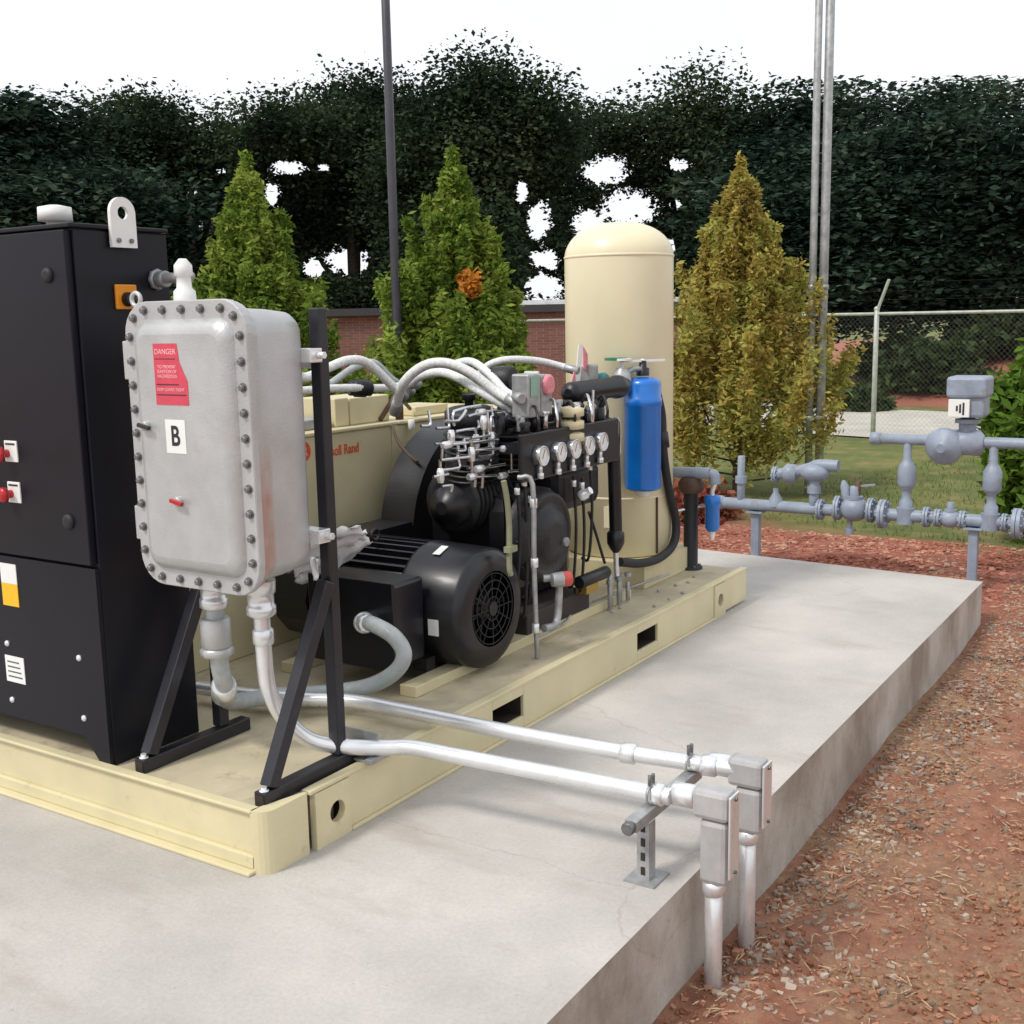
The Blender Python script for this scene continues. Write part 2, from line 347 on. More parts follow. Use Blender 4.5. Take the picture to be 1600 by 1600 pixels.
lf_lime = leaf_mat('lime_sapling', [(.06, .12, .02), (.12, .22, .03), (.2, .3, .05)], .35, 2)
m_grassb = leaf_mat('grass_blades', [(.08, .11, .025), (.14, .17, .04), (.28, .22, .09)], .3, 1.2)

# ------------------------------------------------------------------ ground
def sline(x, y): return .974*x-.226*y
def gh(x, y):
    s = sline(x, y); z = -.25
    # trench of loose soil beside the pad, mound at its far end
    z += -.10*math.exp(-((y+1.6)/.9)**2)*(1/(1+math.exp(max(-50,min(50,(x-4.6)*3)))))
    z += .09*math.exp(-((x-6.2)/1.0)**2)
    z += .03*math.sin(1.7*x+.6*y)*math.cos(1.3*y-.4*x)*(1 if s < 13 else 0)
    if s > 20.4:
        k = min(1, (s-20.4)/6.5); k = k*k*(3-2*k)
        side = 1/(1+math.exp(max(-50,min(50,(y-7.5+.1*s)*.9)))); z += 1.55*k*side
    return z
def axis(lo, hi, fine0, fine1, df, n):
    a = list(np.arange(fine0, fine1, df)); 
    l_ = [fine0-(fine0-lo)*(i/n)**2.2 for i in range(n, 0, -1)]; r_ = [fine1+(hi-fine1)*(i/n)**2.2 for i in range(0, n+1)]
    return l_+a+r_
xs = axis(-400, 600, -5, 32, .22, 14); ys = axis(-400, 500, -6, 14, .22, 14)
g = MB(); nx, ny = len(xs), len(ys)
g.add([(x, y, gh(x, y)+(0.012*math.sin(23*x+7*y)*math.sin(19*y-5*x) if -4 < x < 9 and -5 < y < 6 else 0)) for x in xs for y in ys],
      [(i*ny+j, (i+1)*ny+j, (i+1)*ny+j+1, i*ny+j+1) for i in range(nx-1) for j in range(ny-1)], True)
m_ground = ground_mat()
g.build('ground', m_ground, kind='structure', base=(0, 0, 0))
# concrete pad
pad = MB(); pad.prism([(-7, -1.098), (5.07, -1.098), (5.42, 3.2), (5.3, 6.5), (-7, 6.5)], (0, 0, -.6), (1, 0, 0), (0, 1, 0), (0, 0, .6))
pad.build('concrete_pad', m_conc, kind='structure', bevel=.012, base=(0, 0, 0))
# distant road
m_road = mat('pale_road', (.50, .47, .41), .9, var=.12, scale=1.5, bump=.2, bscale=60, dirt=((.36, .33, .28), 3, .6, .4))
rd = MB(); D_ = Vector((.226, .974, 0)); N_ = Vector((.974, -.226, 0))
rv = []
for t in range(-60, 121, 4):
    for s_ in (14.5, 16.2, 17.9, 19.5):
        p = N_*s_+D_*t; rv.append((p.x, p.y, -.226))
rd.add(rv, [(i*4+j, (i+1)*4+j, (i+1)*4+j+1, i*4+j+1) for i in range(45) for j in range(3)])
rd.build('road', m_road, kind='structure', base=(0, 0, 0))

# loose stones and bark chips on the soil beside the pad
def chips(n, area, smin, smax, flat, name, m, label):
    V = []; Fc = []
    cube = np.array([(x, y, z) for x in (-1, 1) for y in (-1, 1) for z in (-1, 1)], float)
    fq = [(0,1,3,2),(4,6,7,5),(0,4,5,1),(2,3,7,6),(0,2,6,4),(1,5,7,3)]
    for i in range(n):
        x, y = area(); z = gh(x, y)
        s_ = smin+(smax-smin)*random.random()**3
        k = cube*np.array([s_, s_*random.uniform(.3, .8), s_*random.uniform(*flat)])*(1+rng.uniform(-.35, .2, (8, 3)))
        a = random.random()*6.28; t = random.uniform(-.5, .5)
        Rz = np.array([[math.cos(a), -math.sin(a), 0], [math.sin(a), math.cos(a), 0], [0, 0, 1]]); Rx = np.array([[1, 0, 0], [0, math.cos(t), -math.sin(t)], [0, math.sin(t), math.cos(t)]])
        k = k@Rx.T@Rz.T+np.array([x, y, z+s_*.15]); b0 = len(V); V += k.tolist(); Fc += [[q+b0 for q in f] for f in fq]
    mb = MB(); mb.v = V; mb.f = Fc; mb.s = [False]*len(Fc)
    return mb.build(name, m, kind='stuff', label=label, cat=name.replace('_', ' '), base=(0, 0, 0))
def near_pad():
    x = random.uniform(.6, 6); return x, -1.13-abs(random.gauss(0, .28))
def right_soil():
    while True:
        x = random.uniform(.3, 8); y = random.uniform(-3.6, -1.12)
        if True: return x, y
def far_soil():
    return random.uniform(5.35, 7.4), random.uniform(-2.2, 2.2)
m_stone = leaf_mat('pale_stones', [(.16, .11, .085), (.31, .24, .19), (.50, .42, .34)], 0, 3, .9)
m_bchip = leaf_mat('bark_chips', [(.18, .07, .045), (.33, .15, .09), (.41, .23, .15), (.52, .37, .26)], 0, .9, .9)
m_rchip = leaf_mat('red_mulch_chips', [(.16, .05, .035), (.33, .12, .08), (.42, .2, .14), (.5, .34, .24)], 0, 1.1, .9)
chips(4600, near_pad, .003, .015, (.4, .9), 'gravel', m_stone, 'loose pale stones lying along the foot of the concrete pad')
chips(30000, right_soil, .003, .0135, (.3, .8), 'bark_chips', m_bchip, 'brown bark chips and clods scattered over the bare soil')
chips(9000, far_soil, .006, .026, (.12, .4), 'red_mulch', m_rchip, 'red wood mulch spread beyond the far end of the pad')
def straw_area():
    return random.uniform(.5, 6), -1.12-abs(random.gauss(0, .42))
st_v = MB()
for i in range(1300):
    x, y = straw_area(); z = gh(x, y)+.012; a = random.random()*6.28; ln = random.uniform(.006, .028); t_ = random.uniform(-.25, .35)
    c_ = Vector((x, y, z+random.random()*.012)); dd = Vector((math.cos(a), math.sin(a), t_))*ln; q = Vector((-math.sin(a), math.cos(a), 0))*.0022
    st_v.add([c_-dd-q, c_-dd+q, c_+dd+q, c_+dd-q, c_-dd*.2+Vector((0, 0, .003)), c_+dd*.2+Vector((0, 0, .003))], [(0, 1, 2, 3), (0, 3, 5, 4), (1, 4, 5, 2)])
m_straw = leaf_mat('dry_straw', [(.22, .12, .07), (.4, .27, .16), (.56, .43, .29)], 0, 2, .9)
st_v.build('straw', m_straw, kind='stuff', label='straw coloured debris gathered along the foot of the slab', cat='straw', base=(0, 0, 0))
gv = MB()
for i in range(9000):
    s_ = random.uniform(7.4, 13.6); t = random.uniform(-5, 4); p = N_*s_+D_*t; z = gh(p.x, p.y); a = random.random()*6.28; h = random.uniform(.02, .07); w = .006
    q = Vector((math.cos(a), math.sin(a), 0))*w; ln = Vector((random.uniform(-.03, .03), random.uniform(-.03, .03), h)); b0 = Vector((p.x, p.y, z-.004))
    gv.add([b0-q, b0+q, b0+ln], [(0, 1, 2)])
gv.build('grass', m_grassb, kind='stuff', label='patchy mown grass between the red mulch and the road', cat='grass', base=(0, 0, 0))

# ------------------------------------------------------------------ foliage helpers
def leaves(centres, size, el=1.8, droop=0, jit=.5, flat=1.0):
    """quads around centre points (numpy n x 3)"""
    n = len(centres); c = np.asarray(centres)
    a = rng.normal(size=(n, 3)); a[:, 2] = a[:, 2]*.6*flat-droop; a /= np.linalg.norm(a, axis=1)[:, None]
    b = rng.normal(size=(n, 3)); b[:, 2] *= flat; b -= (b*a).sum(1)[:, None]*a; b /= np.linalg.norm(b, axis=1)[:, None]
    s_ = size*(1+jit*rng.uniform(-1, 1, n))[:, None]
    a = a*s_*el*.5; b = b*s_*.5
    v = np.stack([c-a, c-a*.1+b, c+a, c-a*.1-b], 1).reshape(-1, 3)
    return v
def build_fast(v, name, m, root):
    me = bpy.data.meshes.new(name); v = (v-np.array(root.location)).astype(np.float32); n = len(v)//4
    me.vertices.add(4*n); me.vertices.foreach_set('co', v.ravel()); me.loops.add(4*n); me.loops.foreach_set('vertex_index', np.arange(4*n, dtype=np.int32))
    me.polygons.add(n); me.polygons.foreach_set('loop_start', np.arange(0, 4*n, 4, dtype=np.int32)); me.polygons.foreach_set('loop_total', np.full(n, 4, dtype=np.int32))
    me.update(calc_edges=True)
    o = bpy.data.objects.new(name, me); C.objects.link(o); o.parent = root; me.materials.append(m); return o
def cone_tree(x, y, H, R, lm, label, n=16000, name='conical_evergreen', leaf=.05, limbs=60, sparse=0, group=None, extra=None):
    z0 = gh(x, y); root = thing(name, (x, y, z0), label, 'tree', group)
    t = MB(); t.tube([(x, y, z0-.1), (x+.02, y, z0+H*.5), (x, y+.02, z0+H*.97)], lambda q: .05*(1-q)+.006, 8)
    P = []
    lobes = [(random.random()*6.28, random.random(), random.uniform(-.22, .28)) for _ in range(14)]
    for i in range(limbs*3):
        u = (i+random.random())/(limbs*3); h = .10+H*.93*u; a = i*2.4+random.uniform(-.5, .5)
        lob = sum(w_*math.exp(-((u-lu)/.10)**2)*max(0, math.cos(a-la)) for la, lu, w_ in lobes)
        env = R*(1-u)**.95*(.6+.4*min(1, u*7+.4))*(random.choice((.62, .8, .95, 1.05, 1.22))+lob)+.03+.02*R
        rise = env*random.uniform(.7, 1.3)+.06
        d = Vector((math.cos(a), math.sin(a), 0)); p0 = Vector((x, y, z0+h)); p1 = p0+d*env*.75+Vector((0, 0, rise*.25)); p2 = p0+d*env+Vector((0, 0, rise))
        if i % 2 == 0: t.tube([p0, p0.lerp(p1, .7), p2], lambda q: .011*(1-q)+.002, 5, 3)
        k = int(n/(limbs*3)*(.35+1.3*(1-u)))
        k = int(k*(1-sparse*random.random()))
        s_ = rng.uniform(.25, 1.02, k)**.6; w = (.022+.085*R*(1-u)+.02)*(1.15-s_*.75)
        a0 = np.array(p0); a1 = np.array(p1); a2 = np.array(p2); s2 = s_[:, None]
        P.append((1-s2)**2*a0+2*s2*(1-s2)*a1+s2**2*a2+rng.normal(size=(k, 3)).clip(-2, 2)*np.array([1, 1, 1.6])*w[:, None])
    k = int(n*.012); s_ = rng.uniform(.8, 1.04, k); P.append(np.stack([x+0*s_, y+0*s_, z0+H*s_], 1)+rng.normal(size=(k, 3))*.025)
    t.build('trunk', m_bark, root)
    P = np.concatenate(P); build_fast(leaves(P, leaf, 2.6, -.35), 'crown', lm, root)
    if extra: extra(root)
    return root
def big_tree(base, blobs, lm, label, D, n, leaf, name='broadleaf_tree', gaps=(), layered=False, trunkr=.3, spread=2.2):
    """blobs: crown masses (px, py, rx, ry) seen at distance D; each gets its own depth"""
    root = thing(name, base, label, 'tree'); b0 = Vector(base)
    t = MB(); top = at(sum(b[0] for b in blobs)/len(blobs), min(b[1] for b in blobs)+30, D)
    mid = b0.lerp(top, .45); mid.x = mid.x*.8+b0.x*.2; mid.y = mid.y*.8+b0.y*.2
    t.tube([b0-Vector((0, 0, .3)), b0.lerp(mid, .5)+Vector((.1, .1, 0)), mid, top], lambda q: trunkr*(1-q)+.04, 9, 6)
    P = []; tot = sum(b[2]*b[3] for b in blobs); k_ = D/F_PX
    for (px, py, rx, ry) in blobs:
        dz = random.uniform(-1, 1)*spread; c = at(px, py, D+dz)
        if not any(((px-gx)/gw)**2+((py-gy)/gh_)**2 < 7 for gx, gy, gw, gh_ in gaps): t.tube([b0.lerp(mid, random.uniform(.55, 1)), b0.lerp(c, .6)+Vector((0, 0, .5)), c], lambda q: .10*(1-q)+.02, 6, 5)
        m_ = int(n*rx*ry/tot)
        # sub-clumps
        nc = max(6, int(m_/(150 if layered else 110))); cc = rng.normal(size=(nc, 3)); cc /= np.maximum(1, np.linalg.norm(cc, axis=1)/1.25)[:, None]
        cc *= np.array([1, 1, 1])*rng.uniform(.3, 1, (nc, 1))
        per = m_//nc+1
        for q in cc:
            ctr = np.array(c)+np.array(RT)*q[0]*rx*k_+np.array((0, 0, 1))*q[1]*ry*k_+np.array(FW)*q[2]*min(rx, 90)*k_*1.1
            cs = random.uniform(.25, .6)
            if layered: pp = rng.normal(size=(per, 3)).clip(-1.7, 1.7)*np.array([cs*2.4, cs*2.4, cs*.22]); pp[:, 2] -= .12*np.abs(pp[:, 0]+pp[:, 1])
            else: pp = rng.normal(size=(per, 3)).clip(-1.6, 1.6)*np.array([cs, cs, cs*.7])
            P.append(pp+ctr)
    P = np.concatenate(P)
    if gaps:
        d = P-np.array(CAM); zf = d@np.array(FW); u = 800+F_PX*(d@np.array(RT))/zf; v = 800-F_PX*(d@np.array(UP))/zf
        keep = np.ones(len(P), bool)
        for gx, gy, rx, ry in gaps:
            wob = 1+.45*np.sin(P[:, 0]*3.1+P[:, 2]*4.3)*np.sin(P[:, 1]*2.3-P[:, 2]*5.7)+.35*np.sin(P[:, 1]*9-P[:, 2]*4)*np.sin(P[:, 2]*11+P[:, 0]*6)+.25*np.sin(P[:, 2]*23+P[:, 1]*17)
            keep &= (((u-gx)/rx)**2+((v-gy)/ry)**2) > wob*rng.uniform(.45, 1.25, len(P))
        P = P[keep]
    t.build('trunk', m_bark, root)
    build_fast(leaves(P, leaf, 2.2 if layered else 1.6, 0, .5, .3 if layered else .7), 'crown', lm, root)
    return root
def bush(c, R, lm, label, n, leaf, name='bush', sq=(1, 1, .8), group=None):
    z0 = gh(c[0], c[1]); root = thing(name, (c[0], c[1], z0), label, 'shrub', group)
    t = MB(); P = []; nb = 26
    for i in range(nb):
        d = rng.normal(size=3); d[2] = abs(d[2])*.9+.1; d /= np.linalg.norm(d); d *= np.array(sq)*R*random.uniform(.55, 1.02)
        e = Vector((c[0], c[1], z0))+Vector(d); t.tube([(c[0], c[1], z0), Vector((c[0], c[1], z0))+Vector(d)*.5+Vector((0, 0, .05)), e], lambda q: .02*R*(1-q)+.004, 5, 3)
        k = n//nb; s_ = rng.uniform(.35, 1, k)[:, None]
        P.append(np.array([c[0], c[1], z0])+d*s_+rng.normal(size=(k, 3))*R*.16)
    P = np.concatenate(P); P = P[P[:, 2] > z0-.02]
    t.build('stem', m_bark, root); build_fast(leaves(P, leaf), 'foliage', lm, root); return root

# ------------------------------------------------------------------ trees
GAPS = [(450, 262, 38, 16), (425, 305, 16, 28), (505, 262, 16, 9), (545, 408, 50, 27), (490, 420, 24, 22), (842, 345, 30, 44), (850, 405, 34, 26), (850, 447, 38, 28), (815, 300, 16, 30),
        (945, 268, 50, 30), (985, 325, 58, 40), (1060, 258, 26, 12), (920, 350, 36, 30), (1195, 255, 16, 9), (1045, 385, 20, 18), (345, 268, 12, 8), (300, 300, 12, 8), (380, 300, 10, 9), (315, 355, 8, 10), (1010, 395, 30, 14), (1055, 320, 12, 12)]
B = lambda px, py, D: tuple(Vector((at(px, py, D).x, at(px, py, D).y, gh(at(px, py, D).x, at(px, py, D).y))))
big_tree(B(60, 560, 30), [(20, 300, 150, 75), (130, 350, 110, 80), (-40, 400, 120, 90), (30, 235, 90, 55), (0, 180, 50, 40), (60, 470, 170, 80)], lf_con,
    'dark layered pine behind the black cabinet, filling the left edge', 30, 170000, .085, 'pine_tree', layered=True)
big_tree(B(300, 560, 31), [(230, 310, 100, 80), (330, 340, 100, 90), (260, 430, 120, 100), (250, 240, 80, 55), (230, 185, 45, 35), (330, 500, 130, 70), (410, 350, 60, 70), (350, 245, 60, 55), (420, 220, 60, 50), (180, 210, 60, 45)], lf_dark,
    'dark broadleaf tree between the black cabinet and the left green conical tree', 32, 145000, .08, gaps=GAPS)
big_tree(B(560, 560, 33), [(470, 330, 80, 62), (560, 320, 90, 80), (545, 235, 90, 60), (560, 175, 60, 40), (470, 225, 60, 50), (630, 210, 60, 60), (600, 400, 60, 70), (540, 470, 110, 38), (450, 450, 60, 60)], lf_dark,
    'dark broadleaf tree behind the brown lamp pole, pierced by a low patch of white sky', 33, 145000, .08, gaps=GAPS)
big_tree(B(700, 560, 31), [(680, 310, 90, 80), (770, 320, 80, 80), (740, 420, 100, 90), (720, 235, 90, 55), (740, 165, 60, 50), (810, 265, 70, 50), (830, 200, 60, 45), (850, 380, 60, 80)], lf_dark,
    'dark broadleaf tree behind the green conical tree with the orange spot', 31, 150000, .08, gaps=GAPS)
big_tree(B(1080, 560, 34), [(900, 290, 80, 45), (980, 280, 90, 48), (1070, 320, 90, 75), (1000, 380, 90, 70), (1110, 245, 85, 60), (1090, 185, 60, 45), (980, 205, 80, 40), (900, 215, 60, 45), (1180, 220, 60, 50), (1150, 380, 90, 110), (1060, 460, 130, 60)], lf_dark,
    'broken dark broadleaf tree above the cream tank with white sky showing through', 34, 110000, .08, gaps=GAPS)
big_tree(B(1280, 560, 30), [(1260, 310, 90, 75), (1330, 400, 130, 90), (1250, 440, 90, 60), (1280, 240, 70, 50), (1285, 180, 38, 40), (1370, 300, 80, 78)], lf_con,
    'dark layered pine behind the twin grey poles', 30, 160000, .085, 'pine_tree', layered=True)
big_tree(B(1500, 560, 29), [(1470, 310, 120, 85), (1560, 400, 130, 90), (1440, 420, 130, 70), (1480, 240, 90, 50), (1490, 170, 50, 45), (1650, 320, 110, 95), (1620, 250, 80, 50)], lf_con,
    'dark layered pine at the right edge behind the leaning fence arm', 29, 170000, .085, 'pine_tree', layered=True)

def spot(root):
    c = np.array(at(733, 443, 9.95)); P = rng.normal(size=(260, 3)); P *= (.11*rng.uniform(0, 1, (260, 1))**.5)/np.linalg.norm(P, axis=1)[:, None]; P = c+P*np.array([1, 1, 1.1])*(1+.3*np.sin(P[:, :1]*60))
    build_fast(leaves(P, .035), 'dead_twig', lf_org, root)
p = at(404, 600, 11); cone_tree(p.x, p.y, 3.25, .80, lf_green, 'bright green conical evergreen nearest the black cabinet', 90000, leaf=.027)
p = at(718, 600, 10.6); cone_tree(p.x, p.y, 3.2, .82, lf_green, 'bright green conical evergreen with an orange dead twig, right of the dark lamp pole', 90000, leaf=.026, extra=spot)
p = at(1152, 700, 12.4); cone_tree(p.x, p.y, 3.4, .90, lf_gold, 'browning golden conical evergreen between the cream tank and the twin grey poles', 75000, leaf=.027, sparse=.5)
p = at(1625, 700, 9.4); cone_tree(p.x, p.y, 1.75, .42, lf_lime, 'small lime green sapling cut by the right edge of the picture', 9000, name='sapling', leaf=.05)
p = at(1085, 700, 10.6); bush((p.x, p.y), .42, lf_red, 'low reddish shrub at the foot of the browning evergreen', 3500, .045, 'shrub')
for q, (px, py, D, R_, lb) in enumerate([(1450, 560, 25, 1.25, 'largest dark round bush on the red bank, right of the fence post'), (1560, 560, 26, 1.15, 'dark round bush on the red bank near the right edge'),
        (1345, 600, 22.5, .55, 'small dark bush just left of the fence post'), (1395, 535, 27, 1.0, 'dark bush half hidden behind the fence post'), (1240, 560, 27, 1.0, 'dark bush behind the twin grey poles')]):
    p = at(px, py, D); bush((p.x, p.y), R_, lf_bush, lb, 9000, .11, group='bushes on the red bank')
# leafy hedge line under the left trees
for px, D, R_, lb in [(330, 28, 1.7, 'dark hedge shrub behind the left green evergreen'), (150, 28, 1.8, 'dark hedge shrub behind the black cabinet')]:
    p = at(px, 560, D); bush((p.x, p.y), R_, lf_bush, lb, 9000, .13, 'hedge_shrub', (1, 1, 1), 'hedge shrubs beyond the road')

# ------------------------------------------------------------------ brick building beyond the road
def brick():
    m = bpy.data.materials.new('brick'); m.use_nodes = True; n = m.node_tree.nodes; l = m.node_tree.links; b = n['Principled BSDF']
    tc = n.new('ShaderNodeTexCoord'); br = n.new('ShaderNodeTexBrick'); mp = n.new('ShaderNodeMapping'); mp.inputs['Rotation'].default_value = (math.pi/2, 0, 0)
    l.new(tc.outputs['Object'], mp.inputs[0]); l.new(mp.outputs[0], br.inputs[0]); br.inputs['Scale'].default_value = 4
    br.inputs['Color1'].default_value = (.19, .065, .045, 1); br.inputs['Color2'].default_value = (.13, .048, .036, 1); br.inputs['Mortar'].default_value = (.2, .15, .12, 1); br.inputs['Mortar Size'].default_value = .012
    l.new(br.outputs[0], b.inputs['Base Color']); b.inputs['Roughness'].default_value = .9; return m
m_brick = brick(); m_roof = mat('dark_roof_trim', (.03, .028, .03), .7); m_fascia = mat('white_fascia', (.7, .7, .7), .6)
A = at(440, 560, 27.5); Bq = at(1090, 560, 26); A = Vector((A.x, A.y, -.3)); Bq = Vector((Bq.x, Bq.y, -.3))
bl = thing('brick_building', ((A+Bq)/2), 'low red brick building with dark flat roof edge beyond the fence', 'building')
d = (Bq-A).normalized(); nrm = Vector((-d.y, d.x, 0)); nrm = nrm if nrm.dot(FW) > 0 else -nrm
MB().obox((A+Bq)/2+nrm*2.5+Vector((0, 0, 1.06)), (Bq-A)/2, nrm*2.5, (0, 0, 1.06)).build('wall', m_brick, bl)
MB().obox((A+Bq)/2+nrm*2.5+Vector((0, 0, 2.21)), (Bq-A)/2+d*.2, nrm*2.7, (0, 0, .085)).build('roof', m_roof, bl)
f0 = A.lerp(Bq, .52); f1 = A.lerp(Bq, 1.0); MB().obox((f0+f1)/2+nrm*2.4+Vector((0, 0, 2.35)), (f1-f0)/2, nrm*2.2, (0, 0, .05)).build('roof_trim', m_fascia, bl)
for u_ in ():   # plain wall, no openings seen
    c = A.lerp(Bq, u_)+Vector((0, 0, 1.5)); w = MB().obox(c-nrm*.01, d*.3, nrm*.05, (0, 0, .35)).build('window', m_roof, bl)
    MB().obox(c-nrm*.07, d*.34, nrm*.02, (0, 0, .02)).obox(c-nrm*.07+Vector((0, 0, -.37)), d*.36, nrm*.05, (0, 0, .03)).build('frame', m_galvd, w)

# ------------------------------------------------------------------ chain-link fence
fb = N_*13.9
fence = thing('chain_link_fence', (fb+D_*-1)+Vector((0, 0, -.25)), 'chain-link security fence with a steel top rail running across behind the yard', 'fence')
zt = 1.64
MB().cyl((fb+D_*-14)+Vector((0, 0, zt)), (fb+D_*16)+Vector((0, 0, zt)), .024, n=10).build('top_rail', m_post, fence)
t0 = Vector((14.82, 2.22, 0)).dot(D_)
for k in range(-5, 6):
    q = fb+D_*(t0+k*2.82)+Vector((0, 0, 0)); z0 = gh(q.x, q.y)
    a_ = MB().cyl((q.x, q.y, z0-.1), (q.x, q.y, zt+.06), .037, n=12).lathe((q.x, q.y, zt+.06), (0, 0, 1), [(0, .042), (.03, .04), (.05, .01)], 12).build('post', m_post, fence)
    e = Vector((q.x, q.y, zt+.08)); e2 = e-D_*.20+Vector((0, 0, .40))-N_*.05
    MB().bar(e-Vector((0, 0, .05)), e2, .035, .03).build('outrigger_arm', m_post, fence)
m_wire0 = mat('dark_wire', (.08, .08, .075), .6, .3)
for j, hh in enumerate((.14, .26, .38)):
    pts = [fb+D_*(t0+k*1.41-.5*hh)+Vector((0, 0, zt+.06+hh-(.012 if k % 2 else 0))) for k in range(-10, 11)]
    MB().tube(pts, .0007, 4, 0).build('barbed_wire', m_wire0, fence)
m_wire = mat('weathered_wire', (.2, .2, .19), .6, .3)
mesh = MB(); stp = .075; L = 22; y0 = t0-9; n_ = int(L/stp)
wv = []
def wire(p, q): 
    mesh.bar(p, q, .0013, .0013)
H_ = zt+.23
for k in range(-int(H_/stp), n_):
    for sgn in (1, -1):
        a0 = y0+k*stp if sgn == 1 else y0+(k+int(H_/stp))*stp
        wire(fb+D_*a0+Vector((0, 0, -.23)), fb+D_*(a0+sgn*H_)+Vector((0, 0, zt)))
mesh.build('chain_link_mesh', m_wire, fence)

# ------------------------------------------------------------------ poles
p = at(625, 640, 10); q = at(605, 245, 10)
zb = gh(p.x, p.y); pl = thing('lamp_pole', (p.x, p.y, zb), 'tall dark bronze lamp pole behind the braided hoses', 'pole')
MB().cyl((p.x, p.y, zb+.3), (p.x, p.y, 5.6), .042, .034, 16).build('shaft', m_lamp, pl)
MB().lathe((p.x, p.y, zb), (0, 0, 1), [(0, .11), (.02, .11), (.05, .07), (.3, .055)], 20).build('base_plate', m_lamp, pl)
for k, (px, wd, lb) in enumerate([(1266, .037, 'tall grey steel pole, left one of the close pair beside the browning tree'), (1283, .045, 'tall grey steel pole, right and thicker one of the close pair')]):
    p = at(px, 600, 12); zb = gh(p.x, p.y); r_ = thing('steel_pole', (p.x, p.y, zb), lb, 'pole', 'pair of steel poles')
    MB().cyl((p.x, p.y, zb-.2), (p.x, p.y, 6.6), wd, n=16).build('shaft', m_galvd, r_)
    MB().lathe((p.x, p.y, 6.6), (0, 0, 1), [(0, wd*1.15), (.05, wd*1.15), (.09, wd*.6), (.1, .005)], 16).build('cap', m_galvd, r_)
    for zz in (.55, 1.9, 4.9): MB().cyl((p.x, p.y, zz), (p.x, p.y, zz+.05), wd*1.2, n=16).build('coupling', m_galvd, r_)
# ================================================================== EQUIPMENT
H = .1985
V3 = Vector
# ------------------------------------------------------------------ skid
sk_ = thing('equipment_skid', (0, 0, 0), 'cream painted steel equipment skid with fork pockets on the concrete pad', 'skid')
MB().box(.03, 3.93, .03, 2.75, .176, .19).build('deck', m_deck, sk_)
eb = MB(); eb.box(.018, .034, .05, 2.8, .012, H-.008); eb.box(0, .04, .05, 2.8, H-.008, H+.004); eb.box(-.028, .034, .05, 2.8, 0, .012); eb.box(.0, .018, .05, 2.8, .012, .055)
eb.build('end_beam', m_cream, sk_, bevel=.004)
sb = MB()
P0, P1 = .06, .148
for a, b in ((.385, 1.243), (1.469, 2.507), (2.736, 3.45), (3.60, 3.93)): sb.box(a, b, 0, .016, .012, H-.01)
for a, b in ((1.243, 1.469), (2.507, 2.736)): sb.box(a, b, 0, .016, .012, P0); sb.box(a, b, 0, .016, P1, H-.01)
sb.box(.2, 3.93, -.004, .035, H-.01, H+.004); sb.box(.385, 3.45, -.012, .05, 0, .012)
sb.build('side_beam', m_cream, sk_, bevel=.003)
m_dark = mat('pocket_inside', (.03, .02, .015), .8)
for a, b in ((1.243, 1.469), (2.507, 2.736)):
    MB().box(a-.004, a, .016, .7, P0, P1).box(b, b+.004, .016, .7, P0, P1).box(a, b, .016, .7, P0-.004, P0).box(a, b, .016, .7, P1, P1+.004).box(a, b, .7, .704, P0, P1).build('fork_pocket', m_dark, sk_)
def lug_plate(x0, x1, hx, name='lifting_lug'):
    n = 24; r = .036; hz = .095; z1 = H-.012; mb = MB()
    outer = []; inner = []
    for i in range(n):
        a = 2*math.pi*i/n; c, s_ = math.cos(a), math.sin(a); inner.append((hx+r*c, hz+r*s_))
        k = min((x1-hx)/abs(c) if c > 1e-6 else 9, (hx-x0)/abs(c) if c < -1e-6 else 9, (z1-hz)/abs(s_) if s_ > 1e-6 else 9, hz/abs(s_) if s_ < -1e-6 else 9)
        outer.append((hx+k*c, hz+k*s_))
    for c_ in ((x1, z1), (x0, z1), (x0, 0), (x1, 0)):
        i = min(range(n), key=lambda i: (outer[i][0]-c_[0])**2+(outer[i][1]-c_[1])**2); outer[i] = c_
    vs = [(p[0], yy, p[1]) for yy in (-.008, .016) for ring in (outer, inner) for p in ring]
    f = []
    for i in range(n):
        j = (i+1) % n; f += [(i, j, n+j, n+i), (2*n+i, 3*n+i, 3*n+j, 2*n+j), (i, 2*n+i, 2*n+j, j), (n+i, n+j, 3*n+j, 3*n+i)]
    mb.add(vs, f); o = mb.build(name, m_cream, sk_)
    MB().box(x0, x1, .07, .078, .01, H-.012).build('backing_plate', m_dark if 0 else m_deck, o)
lug_plate(.216, .383, .318)
lug_plate(3.45, 3.60, 3.53)
cn = MB(); pr = [(.19, 0), (.05, 0)]+[(.05-.05*math.sin(a), .05-.05*math.cos(a)) for a in (.3, .6, .9, 1.2)]+[(0, .05), (0, .06), (.02, .06), (.19, .016)]
cn.prism(pr, (0, 0, 0), (1, 0, 0), (0, 1, 0), (0, 0, H+.004)); cn.build('corner_post', m_cream, sk_, bevel=.003)
MB().box(1.12, 3.0, .28, .36, .19, .235).box(1.12, 3.0, .92, 1.0, .19, .235).build('motor_rail', m_cream, sk_, bevel=.003)
MB().box(3.2, 3.88, .30, 1.02, .19, .325).build('tank_plinth', m_cream, sk_, bevel=.004)
# anchor bolts and fixings on the deck
for i in range(10):
    x, y = random.uniform(2.62, 3.6), random.uniform(.05, .26); MB().cyl((x, y, .19), (x, y, .19+random.uniform(.006, .016)), random.uniform(.006, .011), n=6).build('deck_bolt', m_galvd, sk_)

